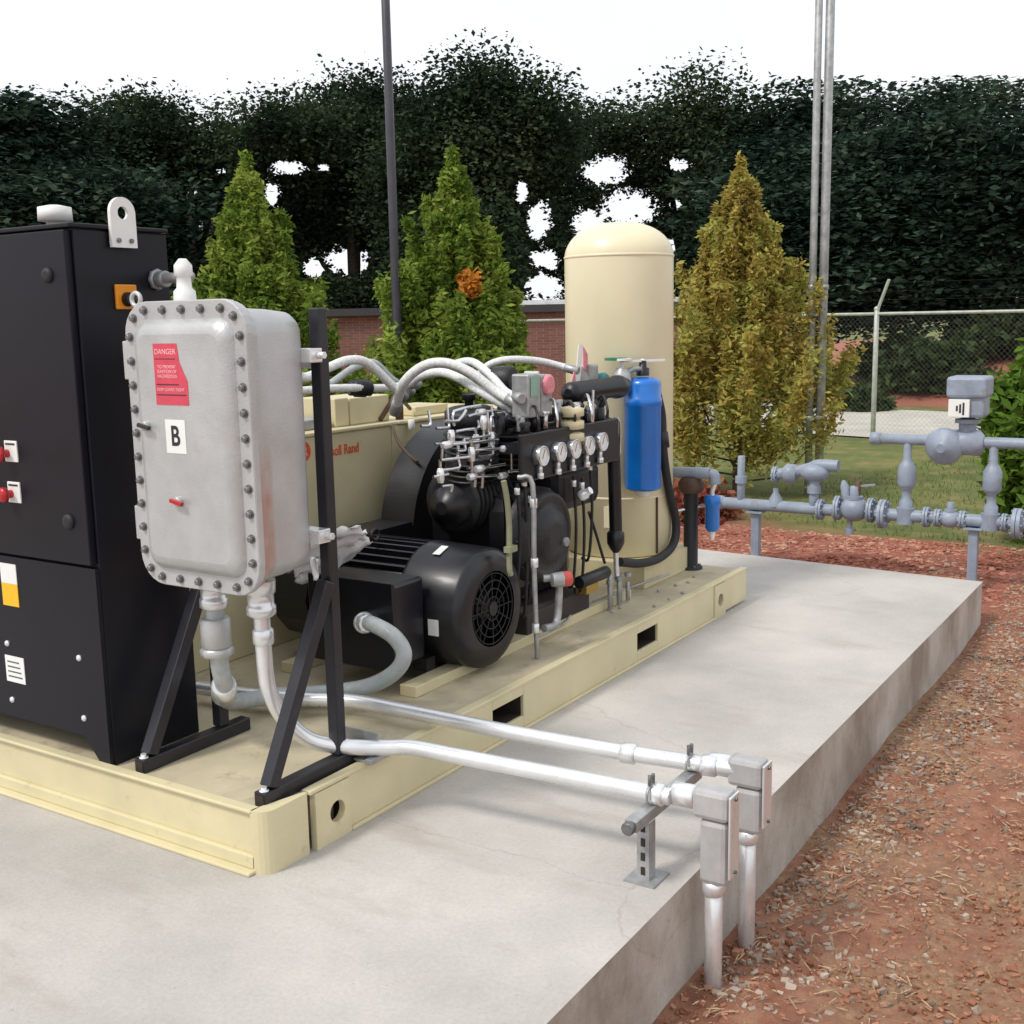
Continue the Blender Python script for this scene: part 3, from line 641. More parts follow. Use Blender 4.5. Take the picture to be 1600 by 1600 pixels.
# ------------------------------------------------------------------ control cabinet
cb = thing('control_cabinet', (.035, .742, H), 'tall black steel control cabinet with red push buttons at the left edge', 'cabinet')
zt_ = 1.978; YR = .742; YL = 2.36
MB().prism([(YR+.004, H), (.80, H), (.875, .28), (YL-.13, .28), (YL-.06, H), (YL, H), (YL, .872), (YR+.004, .872)], (.038, 0, 0), (0, 1, 0), (0, 0, 1), (.02, 0, 0)).build('lower_panel', m_cab, cb, bevel=.003)
MB().box(.062, .42, YR+.012, YL, .26, zt_-.012).build('body', m_cab, cb, bevel=.003)
MB().box(.055, .425, YR, YR+.012, H-.006, zt_-.02).build('side_panel', m_cab, cb, bevel=.002)
MB().box(.034, .43, YR-.008, YL+.01, zt_-.014, zt_).build('top_panel', m_cab, cb, bevel=.004)
dr = MB().box(.030, .058, YR+.014, 1.55, .884, zt_-.02).build('door', m_cab, cb, bevel=.004)
MB().box(.030, .058, 1.56, YL, .884, zt_-.02).build('door', m_cab, cb, bevel=.004)
for (px, py, r_) in ((75, 430, .024), (108, 815, .026)):
    c = PX(px, py, .03); l_ = MB().lathe(c, (-1, 0, 0), [(0, r_), (.006, r_), (.012, r_*.75), (.013, .01)], 20).build('door_latch', m_rubber, dr)
    MB().box(c.x-.02, c.x-.012, c.y-.003, c.y+.003, c.z-.012, c.z+.012).build('keyhole', m_bolt, l_) if 0 else None
for (px, py, pz) in ((19, 705, (13, 708)), (24, 769, (19, 771)), (-35, 764, (-40, 766))):
    c = PX(px, py, .03); o = MB().box(c.x-.006, c.x, c.y-.034, c.y+.034, c.z-.036, c.z+.036).build('button_plate', m_white, dr, bevel=.002)
    q = PX(*pz, .03); MB().lathe((q.x-.006, q.y-.004, q.z), (-1, 0, 0), [(0, .014), (.022, .014), (.024, .026), (.036, .026), (.044, .018), (.046, .004)], 24).build('emergency_button', m_red, o)
    MB().box(c.x-.0075, c.x-.006, c.y-.025, c.y+.025, c.z+.022, c.z+.028).build('lettering', m_ink, o)
# warning label, white over yellow
MB().box(.0355, .038, 1.172, 1.262, .775, .846).build('label_plate', m_white, cb); MB().box(.0355, .038, 1.172, 1.262, .694, .7745).build('label_plate', m_yel, cb)
o = MB().box(.0355, .038, 1.176, 1.283, .412, .508).build('label_plate', m_white, cb)
for k in range(4): MB().box(.0345, .0355, 1.19+.004*k, 1.27, .43+.018*k, .435+.018*k).build('lettering', m_bolt, o)
b0 = None
for (px, py) in ((12, 1005), (124, 1028), (20, 1093), (132, 1122)):
    c = PX(px, py, .038); MB().lathe(c, (-1, 0, 0), [(0, .011), (.005, .011), (.009, .005)], 14).build('panel_screw', m_galv, cb)
# lifting eye bolted to the right side
le = MB(); n = 14; ox, oz = .234, 2.018; w_ = .05
poly = [(ox-w_, 1.908), (ox-w_, oz)]+[(ox+w_*math.cos(math.pi-i*math.pi/n), oz+w_*math.sin(math.pi-i*math.pi/n)) for i in range(1, n)]+[(ox+w_, oz), (ox+w_, 1.908)]
hole = [(ox+.021*math.cos(i*2*math.pi/24), oz+.021*math.sin(i*2*math.pi/24)) for i in range(24)]
def plate_with_hole(mb, poly, hole, y0, y1):
    import mathutils
    pts = [V3((p[0], p[1])) for p in poly+hole]; ne = len(poly); nh = len(hole)
    edges = [(i, (i+1) % ne) for i in range(ne)]+[(ne+i, ne+(i+1) % nh) for i in range(nh)]
    v, e, f, *_ = mathutils.geometry.delaunay_2d_cdt(pts, edges, [], 0, 1e-5)
    cx = sum(h[0] for h in hole)/nh; cz = sum(h[1] for h in hole)/nh; rh = math.hypot(hole[0][0]-cx, hole[0][1]-cz)
    ff = [t for t in f if math.hypot(sum(v[i].x for i in t)/3-cx, sum(v[i].y for i in t)/3-cz) > rh*.97]
    mb.add([(p.x, y0, p.y) for p in v], ff); mb.add([(p.x, y1, p.y) for p in v], [t[::-1] for t in ff])
    for ring in (poly, hole):
        k = len(ring); mb.add([(p[0], y, p[1]) for y in (y0, y1) for p in ring], [(i, (i+1) % k, k+(i+1) % k, k+i) for i in range(k)])
plate_with_hole(le, poly, hole, YR-.022, YR-.009); lo = le.build('lifting_eye', m_white, cb)
for dx in (-.025, .025): MB().cyl((ox+dx, YR-.022, 1.93), (ox+dx, YR-.030, 1.93), .008, n=6).build('bolt', m_bolt, lo)
c = PY(195, 464, YR); MB().box(c.x-.042, c.x+.042, YR-.012, YR, c.z-.04, c.z+.04).build('switch_plate', m_org, cb, bevel=.004)
sw = MB().lathe((c.x, YR-.012, c.z-.008), (0, -1, 0), [(0, .024), (.02, .022), (.03, .02), (.034, .006)], 20).build('switch_knob', m_black, cb)
MB().lathe((.2, 1.02, zt_), (0, 0, 1), [(0, .03), (.028, .03), (.03, .056), (.075, .054), (.082, .02)], 20).build('vent_cap', m_white, cb)
# gland and elbow running to the aluminium enclosure
c = PY(243, 437, YR); gl = MB().cyl(c, c+V3((0, -.02, 0)), .036, n=8).cyl(c+V3((0, -.02, 0)), c+V3((0, -.055, 0)), .028, n=16); gl.build('cable_gland', m_galvd, cb)

# ------------------------------------------------------------------ explosion-proof enclosure (cast aluminium)
XF = .08
en = thing('junction_enclosure', (.25, .31, .84), 'bolted cast aluminium electrical enclosure marked with a black letter B', 'enclosure')
cyc, czc, EW, EH = .302, 1.286, .525, .885
def rring(w, h, r, x): return [(x, cyc+p[0], czc+p[1]) for p in rr(w, h, r, 6)]
def loft(mb, rings, capa=True, capb=True, smooth=True):
    n = len(rings[0]); vs = [v for r_ in rings for v in r_]
    mb.add(vs, [(j*n+i, j*n+(i+1) % n, (j+1)*n+(i+1) % n, (j+1)*n+i) for j in range(len(rings)-1) for i in range(n)], smooth)
    if capa: mb.add(rings[0], [tuple(range(n))[::-1]])
    if capb: mb.add(rings[-1], [tuple(range(n))])
    return mb
cv = MB()
loft(cv, [rring(EW-.006, EH-.006, .097, XF), rring(EW, EH, .1, XF+.004), rring(EW, EH, .1, XF+.024)], True, True, False)
loft(cv, [rring(EW-.10, EH-.11, .06, XF+.0005), rring(EW-.115, EH-.125, .055, XF-.012), rring(EW-.15, EH-.16, .045, XF-.026), rring(EW-.18, EH-.20, .035, XF-.030)], False, True)
cvo = cv.build('cover', m_alu, en)
bd = MB()
loft(bd, [rring(EW-.02, EH-.01, .1, XF+.0265), rring(EW-.02, EH-.01, .1, XF+.052)], True, True, False)
loft(bd, [rring(EW-.06, EH-.05, .09, XF+.052), rring(EW-.07, EH-.06, .07, XF+.18), rring(EW-.085, EH-.075, .07, XF+.262), rring(EW-.11, EH-.095, .06, XF+.282), rring(EW-.17, EH-.16, .05, XF+.286)], False, True)
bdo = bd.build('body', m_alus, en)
bt = None
rows = [(cyc-EW/2+.025, czc-.335+.0745*i) for i in range(10)]+[(cyc+EW/2-.025, czc-.335+.0745*i) for i in range(10)]+[(cyc-.165+.0825*i, czc+EH/2-.027) for i in range(5)]+[(cyc-.165+.0825*i, czc-EH/2+.027) for i in range(5)]
rows += [(cyc+a*(EW/2-.047), czc+b*(EH/2-.05)) for a in (-1, 1) for b in (-1, 1)]
for (yy, zz) in rows:
    if bt is None:
        by, bz = yy, zz
        bt = MB().lathe((XF, yy, zz), (-1, 0, 0), [(0, .014), (.003, .014)], 18).lathe((XF-.003, yy, zz), (-1, 0, 0), [(0, .0095), (.010, .0095), (.012, .007)], 6).build('bolt', m_bolt, cvo)
    else: rep(bt, (0, yy-by, zz-bz))
for z_a, z_b in ((1.49, 1.61), (.98, 1.09)): MB().box(XF+.004, XF+.04, cyc+EW/2-.004, cyc+EW/2+.022, z_a, z_b).build('hinge', m_alu, en, bevel=.004)
MB().lathe((XF+.01, cyc+EW/2-.045, czc+EH/2-.005), (1, 0, 0), [(0, .03), (.012, .03)], 20).build('lifting_ring', m_alu, en) if 0 else None
rg = MB(); cc = V3((XF+.012, .515, 1.736)); rg.tube([cc+V3((0, .02*math.cos(a), .02*math.sin(a))) for a in np.linspace(0, 2*math.pi, 19)], .007, 8, 0); rg.build('lifting_ring', m_alu, en)
# red caution label, stepped outline, and its printing
XL = XF-.030
def lab(pts, m, name, x=XL, th=.0012, parent=cvo): return MB().prism([(p[0], p[1]) for p in pts], (x-th, 0, 0), (0, 1, 0), (0, 0, 1), (th, 0, 0)).build(name, m, parent)
rl = lab([(.262, 1.418), (.404, 1.418), (.404, 1.602), (.300, 1.602), (.292, 1.545), (.262, 1.49)], m_redlab, 'caution_label')
m_pale = mat('faded_print', (.85, .45, .48), .5)
for (a, b, c_, d_) in ((.31, .398, 1.555, 1.557), (.30, .398, 1.478, 1.481), (.27, .398, 1.447, 1.450)): lab([(a, c_), (b, c_), (b, d_), (a, d_)], m_ink, 'rule', XL-.0014, .0006, rl)
text('DANGER', 'lettering', m_pale, rl, (XL-.0016, .352, 1.577), (0, -1, 0), (0, 0, 1), .023, .0004)
text('TO PREVENT\nIGNITION OF\nHAZARDOUS', 'lettering', m_pale, rl, (XL-.0016, .348, 1.518), (0, -1, 0), (0, 0, 1), .014, .0004)
text('KEEP COVER TIGHT', 'lettering', m_pale, rl, (XL-.0016, .336, 1.464), (0, -1, 0), (0, 0, 1), .0135, .0004)
wl = lab([(.286, 1.272), (.372, 1.272), (.372, 1.374), (.286, 1.374)], m_white, 'letter_label')
text('B', 'lettering', m_ink, wl, (XL-.0016, .330, 1.322), (0, -1, 0), (0, 0, 1), .085, .0006, .0016, .85)
def handle(c, m, ln=.035):
    o = MB().lathe((XL, c[0], c[1]), (-1, 0, 0), [(0, .016), (.012, .016), (.016, .012)], 18).build('operator_boss', m_alu, cvo)
    MB().bar((XL-.018, c[0]+ln*.7, c[1]+.004), (XL-.018, c[0]-ln, c[1]-.006), .012, .012).build('lever', m, o, bevel=.002)
handle((.455, 1.352), m_ink, .03); handle((.332, 1.125), m_red, .03)
br_ = MB(); c = V3((.22, .44, 1.725)); br_.lathe(c, (0, 0, 1), [(0, .036), (.035, .034), (.045, .024), (.08, .022), (.085, .029), (.115, .028), (.135, .012)], 20).build('breather', m_white, en)
MB().tube([(.372, .69, 1.813), (.36, .62, 1.81), (.30, .50, 1.81), (.22, .44, 1.80)], .017, 12, 6).build('link_conduit', m_galvd, en)
for yy, nm in ((.43, 0), (.215, 1)):
    MB().lathe((.25, yy, .84), (0, 0, -1), [(-.01, .05), (.03, .048), (.034, .042), (.07, .042), (.074, .047), (.10, .047), (.11, .033)], 24).build('hub', m_galv, en)
c = V3((XF-.002, .2, .93)); MB().box(XF+.03, XF+.30, cyc-EW/2+.0295, cyc-EW/2+.0325, .93, 1.15).build('side_streak', m_alu, en) if 0 else None
for zz in (1.555, .985): MB().box(.35, .405, .045, .60, zz-.022, zz+.022).build('mounting_foot', m_galv, en, bevel=.003)

# ------------------------------------------------------------------ stand
st = thing('enclosure_stand', (.25, .34, .19), 'black square-tube stand holding the aluminium enclosure on the skid', 'stand')
T = .048
for yy, zt2 in ((.07, 1.70), (.62, 1.70)):
    MB().box(.408, .408+.042, yy-.012, yy+.030, .238, zt2).build('post', m_steelblk, st, bevel=.004)
    MB().box(.055, .54, yy-T/2+.003*0, yy+T/2, .19, .237).build('foot', m_steelblk, st, bevel=.004)
    MB().bar((.10, yy+.003, .24), (.404, yy+.003, .83), T-.004, T-.004, (0, 1, 0)).build('brace', m_steelblk, st, bevel=.004)
    MB().box(.052, .0545, yy-.018, yy+.018, .196, .23).build('tube_mouth', m_dark, st)
    MB().lathe((.075, yy, .237), (0, 0, 1), [(0, .016), (.004, .016), (.004, .01), (.014, .01)], 12).build('anchor_bolt', m_galv, st)
for zz in (1.53, .96): MB().box(.451, .49, .10, .60, zz-.02, zz+.02).build('cross_channel', m_galv, st, bevel=.003)
for zz in (1.555, .985):
    o = MB().cyl((.385, .045, zz), (.385, .018, zz), .012, n=6); o.build('clamp_bolt', m_galv, st)

# ------------------------------------------------------------------ rigid conduits
c1 = thing('rigid_conduit', (.25, .215, .25), 'front bright galvanised conduit curving from the enclosure down and across the pad edge', 'conduit')
MB().tube([(.25, .215, .74), (.25, .212, .56), (.26, .205, .47), (.30, .185, .375), (.37, .14, .29), (.45, .06, .256), (.52, -.05, .25), (.56, -.13, .252), (.577, -.30, .25), (.60, -.62, .25), (.628, -1.04, .25)], .0265, 16, 8).build('pipe', m_galv, c1)
def fittings(root, p0, d, offs, r):
    d = V3(d).normalized()
    for o_f in offs: MB().cyl(V3(p0)+d*o_f, V3(p0)+d*(o_f+.05), r, n=16).build('coupling', m_galv, root)
fittings(c1, (.628, -1.04, .25), (-.05, 1, 0), (.02,), .034)
fittings(c1, (.25, .213, .64), (0, 0, 1), (0,), .034)
def lb(root, x, y, z, zb, w=.038):
    MB().cyl((x-.004, y+.13, z), (x, y+.06, z), .036, n=20).build('locknut', m_galv, root)
    MB().box(x-w, x+w, y-.055, y+.06, z-.05, z+.042).box(x-w+.004, x+w-.004, y-.050, y+.036, zb, z-.05).build('elbow_body', m_alu2, root, bevel=.016)
    MB().box(x-w+.004, x+w-.004, y-.064, y-.056, zb+.03, z+.034).build('cover_plate', m_galv, root, bevel=.003)
    for zz in (z+.02, zb+.045): MB().cyl((x, y-.064, zz), (x, y-.070, zz), .006, n=8).build('screw', m_bolt, root)
    MB().cyl((x, y, zb+.002), (x, y, zb-.04), .034, n=16).cyl((x, y, zb-.04), (x, y, -.42), .0265, n=16).build('drop_pipe', m_galv, root)
m_alu2 = mat('grey_cast_elbow', (.46, .45, .45), .55, .15, var=.1, scale=12)
lb(c1, .662, -1.165, .25, .0)
c2 = thing('rigid_conduit', (.80, .4, .25), 'rear bright galvanised conduit running level beside the front one to the pad edge', 'conduit')
MB().tube([(.66, 1.0, .25), (.70, .75, .25), (.77, .52, .25), (.835, .36, .25), (.845, .1, .25), (.848, -.3, .25), (.87, -.7, .25), (.905, -1.0, .25), (.925, -1.14, .25)], .0265, 16, 8).build('pipe', m_galv, c2)
fittings(c2, (.905, -1.02, .25), (-.12, 1, 0), (-.05, .22), .034)
lb(c2, .935, -1.165, .25, .05)
# strut post with clamps carrying both conduits
su = thing('strut_support', (.49, -.93, 0), 'slotted galvanised strut post with a cross arm holding both conduits at the pad edge', 'support')
sx_, sy_ = .575, -.985
mb = MB(); mb.box(sx_-.02, sx_-.0175, sy_-.02, sy_+.02, .004, .185)
for a in (-1, 1): mb.box(sx_-.0175, sx_+.02, sy_+a*.02-.0012, sy_+a*.02+.0012, .004, .185)
mb.build('post', m_galvd, su)
for k in range(4): MB().box(sx_-.0215, sx_-.0203, sy_-.007, sy_+.007, .02+.045*k, .045+.045*k).build('slot', m_dark, su)
MB().box(sx_-.10, sx_+.37, sy_-.02, sy_+.02, .187, .222).build('cross_arm', m_galvd, su, bevel=.002)
MB().box(sx_-.05, sx_+.06, sy_-.05, sy_+.05, .0, .006).build('base_plate', m_galvd, su)
for xx in (.612, .893):
    MB().tube([(xx+.032*math.cos(a), sy_, .25+.032*math.sin(a)) for a in np.linspace(-.6, math.pi+.6, 14)], .0045, 6, 0).build('clamp', m_galvd, su)
    MB().cyl((xx-.012, sy_, .283), (xx-.012, sy_, .315), .006, n=6).cyl((xx+.012, sy_, .283), (xx+.012, sy_, .312), .006, n=6).build('clamp_bolt', m_bolt, su)
MB().cyl((sx_-.10, sy_, .204), (sx_-.125, sy_, .204), .02, n=10).build('end_nut', m_bolt, su)
# bracket on the skid corner carrying the front conduit
bk = thing('conduit_bracket', (.42, .03, .2), 'small grey angle bracket under the front conduit at the foot of the stand', 'bracket')
MB().box(.47, .51, -.03, .11, .203, .212).box(.505, .512, -.03, .11, .212, .30).build('angle', m_galvd, bk, bevel=.002)
MB().box(.46, .62, -.035, -.01, .203, .222).build('foot_strut', m_galvd, bk, bevel=.002)

# flexible conduit loop to the motor box
fx = thing('flexible_conduit', (.9, .4, .25), 'grey flexible conduit looping from the motor box back to the enclosure', 'conduit')
MB().tube([(1.06, .48, .485), (1.0, .38, .505), (.985, .27, .475), (.985, .225, .41), (.975, .27, .335), (.95, .38, .272), (.88, .52, .245), (.76, .64, .25), (.6, .68, .27), (.44, .60, .33), (.31, .47, .44), (.26, .435, .56), (.25, .43, .74)], .031, 14, 7).build('pipe', m_flex, fx)
MB().cyl((1.09, .50, .478), (1.045, .465, .49), .043, n=20).cyl((1.05, .47, .489), (1.01, .42, .5), .037, n=8).build('connector', m_galv, fx)
MB().cyl((.25, .43, .60), (.25, .43, .70), .05, n=20).cyl((.25, .43, .57), (.25, .43, .60), .056, n=8).build('connector', m_alu, fx)
MB().cyl((.36, .53, .385), (.30, .462, .45), .043, n=16).build('connector', m_galv, fx)

# ------------------------------------------------------------------ electric motor, shaft along y
mx_, mz = 1.565, .462
mo = thing('electric_motor', (mx_, .6, .235), 'black ribbed electric motor with a domed fan cover, lying across the skid', 'motor')
MB().lathe((mx_, .50, mz), (0, 1, 0), [(0, .215), (.02, .225), (.48, .225), (.50, .2)], 40).build('body', m_mot, mo)
fin = MB()
for i in range(40):
    a = 2*math.pi*i/40; c, s_ = math.cos(a), math.sin(a)
    if s_ < -.75: continue
    fin.obox((mx_+.24*c, .74, mz+.24*s_), (.02*c, 0, .02*s_), (0, .23, 0), (-.004*s_, 0, .004*c))
fin.build('cooling_fins', m_mot, mo)
MB().lathe((mx_, .20, mz), (0, 1, 0), [(0, .16), (.004, .215), (.018, .243), (.04, .255), (.30, .262), (.315, .262), (.316, .25)], 48, False).build('fan_cover', m_mot, mo)
gr_ = MB()
for r_ in (.05, .085, .12, .15): gr_.tube([(mx_+r_*math.cos(a), .204, mz+r_*math.sin(a)) for a in np.linspace(0, 2*math.pi, 41)], .0025, 6, 0)
for i in range(12):
    a = 2*math.pi*i/12; gr_.bar((mx_+.02*math.cos(a), .206, mz+.02*math.sin(a)), (mx_+.165*math.cos(a), .206, mz+.165*math.sin(a)), .0035, .0035)
gr_.cyl((mx_, .2, mz), (mx_, .21, mz), .03, n=20).build('fan_grille', m_rubber, mo)
fan = MB().cyl((mx_, .25, mz), (mx_, .30, mz), .05)
for i in range(7):
    a = 2*math.pi*i/7; c, s_ = math.cos(a), math.sin(a); fan.obox((mx_+.11*c, .27, mz+.11*s_), (.09*c, 0, .09*s_), (0, .02, 0), (-.004*s_, 0, .004*c))
fan.build('fan', m_iron, mo)
MB().lathe((mx_, 1.0, mz), (0, 1, 0), [(0, .235), (.02, .235), (.05, .16), (.08, .07), (.20, .03)], 32).build('end_bell', m_iron, mo)
MB().box(1.10, 1.30, .36, .78, .30, .64).build('terminal_box', m_mot, mo, bevel=.015)
MB().box(1.085, 1.099, .35, .79, .29, .65).build('terminal_cover', m_mot, mo, bevel=.005)
for a in (-1, 1): MB().box(mx_+a*.19-.05, mx_+a*.19+.05, .50, .98, .236, .29).build('foot', m_mot, mo, bevel=.006)
MB().box(1.30, 1.36, .36, .42, .236, .29).build('mounting_pad', m_iron, mo)
MB().obox((1.318, .39, .50), (.0012, 0, 0), (0, .022, 0), (0, 0, .035)).build('nameplate', m_white, mo) if 0 else None
a = math.radians(188); c = V3((mx_+.2595*math.cos(a), .325, mz+.2595*math.sin(a)))
MB().obox(c, (.0012, 0, .0), (0, .026, 0), (0, 0, .034)).build('nameplate', m_white, mo)
a = math.radians(110); MB().obox((mx_+.2635*math.cos(a), .40, mz+.2635*math.sin(a)), (.035*math.sin(a), 0, -.035*math.cos(a)), (0, .018, 0), (.0008*math.cos(a), 0, .0008*math.sin(a))).build('nameplate', m_white, mo)
MB().tube([(mx_-.1+.025*math.cos(t), .74, mz+.285+.025*math.sin(t)) for t in np.linspace(0, 6.28, 15)], .007, 8, 0).build('lifting_eye', m_iron, mo)

# plastic film over the motor and box
bg = MB(); N1, N2 = 22, 14; A0, A1 = PX(583, 838, 1.22), PX(520, 900, 1.12)
vs = []
for i in range(N1):
    t = i/(N1-1); ctr = V3((1.235-.12*t, .60+.30*t, .80-.13*t-.04*t*t)); wd = .028+.05*math.sin(math.pi*min(1, t*.75+.1))
    for j in range(N2):
        s_ = j/(N2-1)*2-1
        vs.append((ctr.x-wd*s_*.7+.012*math.sin(9*t+5*s_), ctr.y+.01*math.sin(13*s_+4*t), ctr.z+wd*1.0*s_+.012*math.sin(11*s_-6*t)+.006*math.sin(27*t+9*s_)))
bg.add(vs, [(i*N2+j, (i+1)*N2+j, (i+1)*N2+j+1, i*N2+j+1) for i in range(N1-1) for j in range(N2-1)], True)
o = bg.build('plastic_film', m_bag, label='crumpled white plastic film lying over the rear of the black motor', cat='plastic film')
md = o.modifiers.new('thickness', 'SOLIDIFY'); md.thickness = .0015
bg2 = MB(); vs = []
for i in range(10):
    for j in range(8):
        t, s_ = i/9, j/7*2-1; c = PX(492, 872+34*t, 1.0); wd = .022*(1-.55*t)
        vs.append((c.x+.01*math.sin(6*t+3*s_), c.y+wd*s_, c.z+.004*math.sin(9*s_)))
bg2.add(vs, [(i*8+j, (i+1)*8+j, (i+1)*8+j+1, i*8+j+1) for i in range(9) for j in range(7)], True)
o = bg2.build('plastic_film', m_bag, label='small scrap of white film just left of the right stand post', cat='plastic film'); md = o.modifiers.new('thickness', 'SOLIDIFY'); md.thickness = .0015

# ------------------------------------------------------------------ cream cooler housing along the back
Y1 = 1.3
ch = thing('cooler_housing', (2.1, 1.7, .19), 'long cream sheet-metal housing with an orange-red logo behind the motor', 'housing')
MB().box(.75, 2.352, Y1, 2.05, .19, 1.130).build('panel_box', m_cream, ch, bevel=.006)
MB().box(2.358, 3.50, Y1+.004, 2.05, .19, 1.130).build('panel_box', m_cream, ch, bevel=.006)
MB().box(.74, 2.352, Y1-.012, 2.06, 1.131, 1.149).box(2.358, 3.51, Y1-.012, 2.06, 1.131, 1.149).build('top_lip', m_cream, ch, bevel=.005)
MB().box(2.30, 2.352, Y1-.006, Y1-.0005, .2, 1.128).build('door_edge', m_cream, ch, bevel=.002)
lg = PY(474, 706, Y1); tx = PY(530, 703, Y1)
dsk = MB().lathe((lg.x, Y1-.001, lg.z), (0, -1, 0), [(0, .048), (.0012, .048)], 32).build('logo_disc', m_logo, ch)
text('IR', 'lettering', m_cream, dsk, (lg.x, Y1-.0026, lg.z), (1, 0, 0), (0, 0, 1), .06, .0006, .001)
text('Ingersoll Rand', 'lettering', m_logo, ch, (PY(527, 703, Y1).x, Y1-.0015, PY(560, 699, Y1).z), (1, 0, 0), (0, 0, 1), .068, .0008, .0012, .82)
# ducts and brackets on top
MB().box(1.95, 2.05, 1.36, 1.60, 1.15, 1.29).build('duct_box', m_cream, ch, bevel=.006)
MB().box(2.06, 2.37, 1.36, 1.62, 1.15, 1.285).build('duct_box', m_cream, ch, bevel=.006)
MB().box(1.4, 1.93, 1.38, 1.6, 1.15, 1.20).build('duct_box', m_galvd, ch, bevel=.006)
MB().box(2.62, 2.92, 1.38, 1.6, 1.15, 1.20).build('duct_box', m_cream, ch, bevel=.006)
MB().cyl((2.44, 1.35, 1.149), (2.44, 1.35, 1.34), .022, n=14).bar((2.44, 1.35, 1.30), (2.28, 1.35, 1.16), .018, .018).bar((2.44, 1.35, 1.27), (2.60, 1.40, 1.19), .014, .014).build('stub_post', m_brown, ch)
MB().cyl((2.435, Y1-.03, 1.10), (2.435, Y1-.03, 1.149), .018, n=14).build('cable_clip', m_white, ch)
# black box behind the aluminium enclosure, seen past its right side
p = PX(463, 640, 1.0); bx_ = thing('relay_box', (p.x, p.y, 1.15), 'small black box on the housing top beside the aluminium enclosure', 'box')
MB().box(1.30, 1.50, 1.36, 1.52, 1.15, 1.30).build('case', m_black, bx_, bevel=.01); MB().box(1.31, 1.49, 1.345, 1.358, 1.16, 1.29).build('lid', m_black, bx_, bevel=.004)
MB().tube([PY(613, 665, 1.27), PY(622, 690, 1.2), PY(640, 712, 1.1), PY(652, 722, 1.0)], .008, 8, 6).build('cable', m_brown, label='thin brown cable sagging from the housing seam to the belt guard', cat='cable')

# ------------------------------------------------------------------ belt guard and compressor
cm = thing('piston_compressor', (2.3, .55, .235), 'black multi-stage piston compressor with five gauges and stainless tubing', 'compressor')
gp = []
xl, xr_, zb_, zt3 = 1.98, 3.02, .36, 1.13
cx_, cz_, Rg = 2.56, .60, .545
for i in range(73):
    a = math.pi*(1-i/72); gp.append((cx_+Rg*math.cos(a), cz_+Rg*math.sin(a)))
gp += [(cx_+Rg, .25), (cx_-Rg, .25)]
MB().prism(gp, (0, .96, 0), (1, 0, 0), (0, 0, 1), (0, .20, 0)).build('belt_guard', m_black, cm, bevel=.02)
MB().prism([(2.014, .25), (1.45, .25), (1.34, .30), (1.27, .38), (1.25, .47), (1.28, .58), (1.35, .66), (1.45, .70), (2.014, .70)], (0, .963, 0), (1, 0, 0), (0, 0, 1), (0, .194, 0)).build('belt_guard', m_black, cm, bevel=.015)
for (px, py) in ((702, 792), (702, 841)):
    c = PY(px, py, .955); MB().cyl(c, c-V3((0, .012, 0)), .018, n=14).build('guard_bolt', m_galvd, cm)
MB().box(1.97, 2.56, .29, .90, .19, .33).build('base_block', mat('dark_brown_paint', (.035, .025, .022), .6, var=.2), cm, bevel=.006)
# crankcase with round front cover
MB().box(1.98, 2.62, .40, .86, .33, .88).build('crankcase', m_black, cm, bevel=.09)
MB().lathe((2.62, .62, .84), (-1, 0, -.02), [(0, .12), (.70, .12), (.72, .10), (.80, .09), (.83, .03)], 28).build('first_stage_cylinder', m_black, cm)
for k in range(9): MB().lathe((1.88+.035*k, .62, .84), (1, 0, 0), [(0, .12), (.001, .15), (.007, .15), (.008, .12)], 28).build('cylinder_fin', m_iron, cm)
for (x, z0_, z1_) in ((1.92, .36, .98), (1.86, .5, .95), (1.97, .42, .9), (2.36, .40, .92), (2.44, .36, .90), (2.52, .5, .98)):
    MB().tube([(x, .26, z1_), (x+.01, .255, (z0_+z1_)/2), (x, .27, z0_), (x+.04, .33, z0_-.02)], .0075, 8, 5).build('tubing', m_rubber if x > 2.0 else m_iron, cm)
    MB().cyl((x, .26, z1_-.05), (x, .26, z1_-.02), .014, n=6).build('compression_fitting', m_galv, cm)
MB().lathe((2.10, .34, .68), (0, -1, 0), [(0, .22), (.05, .22), (.06, .205), (.10, .195), (.102, .175), (.095, .17), (.095, .13), (.12, .12), (.135, .06)], 40).build('crankcase_cover', m_iron, cm)
for i in range(10):
    a = 2*math.pi*i/10; c = V3((2.10+.208*math.cos(a), .288, .68+.208*math.sin(a))); MB().cyl(c, c-V3((0, .012, 0)), .011, n=6).build('cover_bolt', m_iron, cm)
c = PY(887, 847, .19); MB().cyl(c, c+V3((0, .03, 0)), .022, n=16).build('sight_glass', m_galvd, cm)
MB().lathe(PY(908, 775, .22), (0, -1, .6), [(0, .026), (.03, .026), (.035, .018), (.06, .018)], 14).build('breather_plug', m_galv, cm)
# cylinders: three finned barrels in a row with heads
for k, (cx, czb, tilt) in enumerate(((1.99, .92, -.12), (2.27, .88, 0), (2.55, .88, .15))):
    ax = V3((tilt, -.05, 1)).normalized(); prof = [(0, .095)]
    for i in range(9): h0 = .02+.026*i; prof += [(h0, .095), (h0+.002, .125), (h0+.010, .125), (h0+.012, .095)]
    prof += [(.27, .095), (.275, .115), (.335, .115), (.345, .10), (.35, .03)]
    MB().lathe((cx, .58, czb), ax, prof, 24).build('cylinder', m_iron, cm)
    MB().lathe(V3((cx, .58, czb))+ax*.352, ax, [(0, .022), (.03, .022), (.035, .035), (.06, .035)], 6).build('valve_cap', m_black, cm)
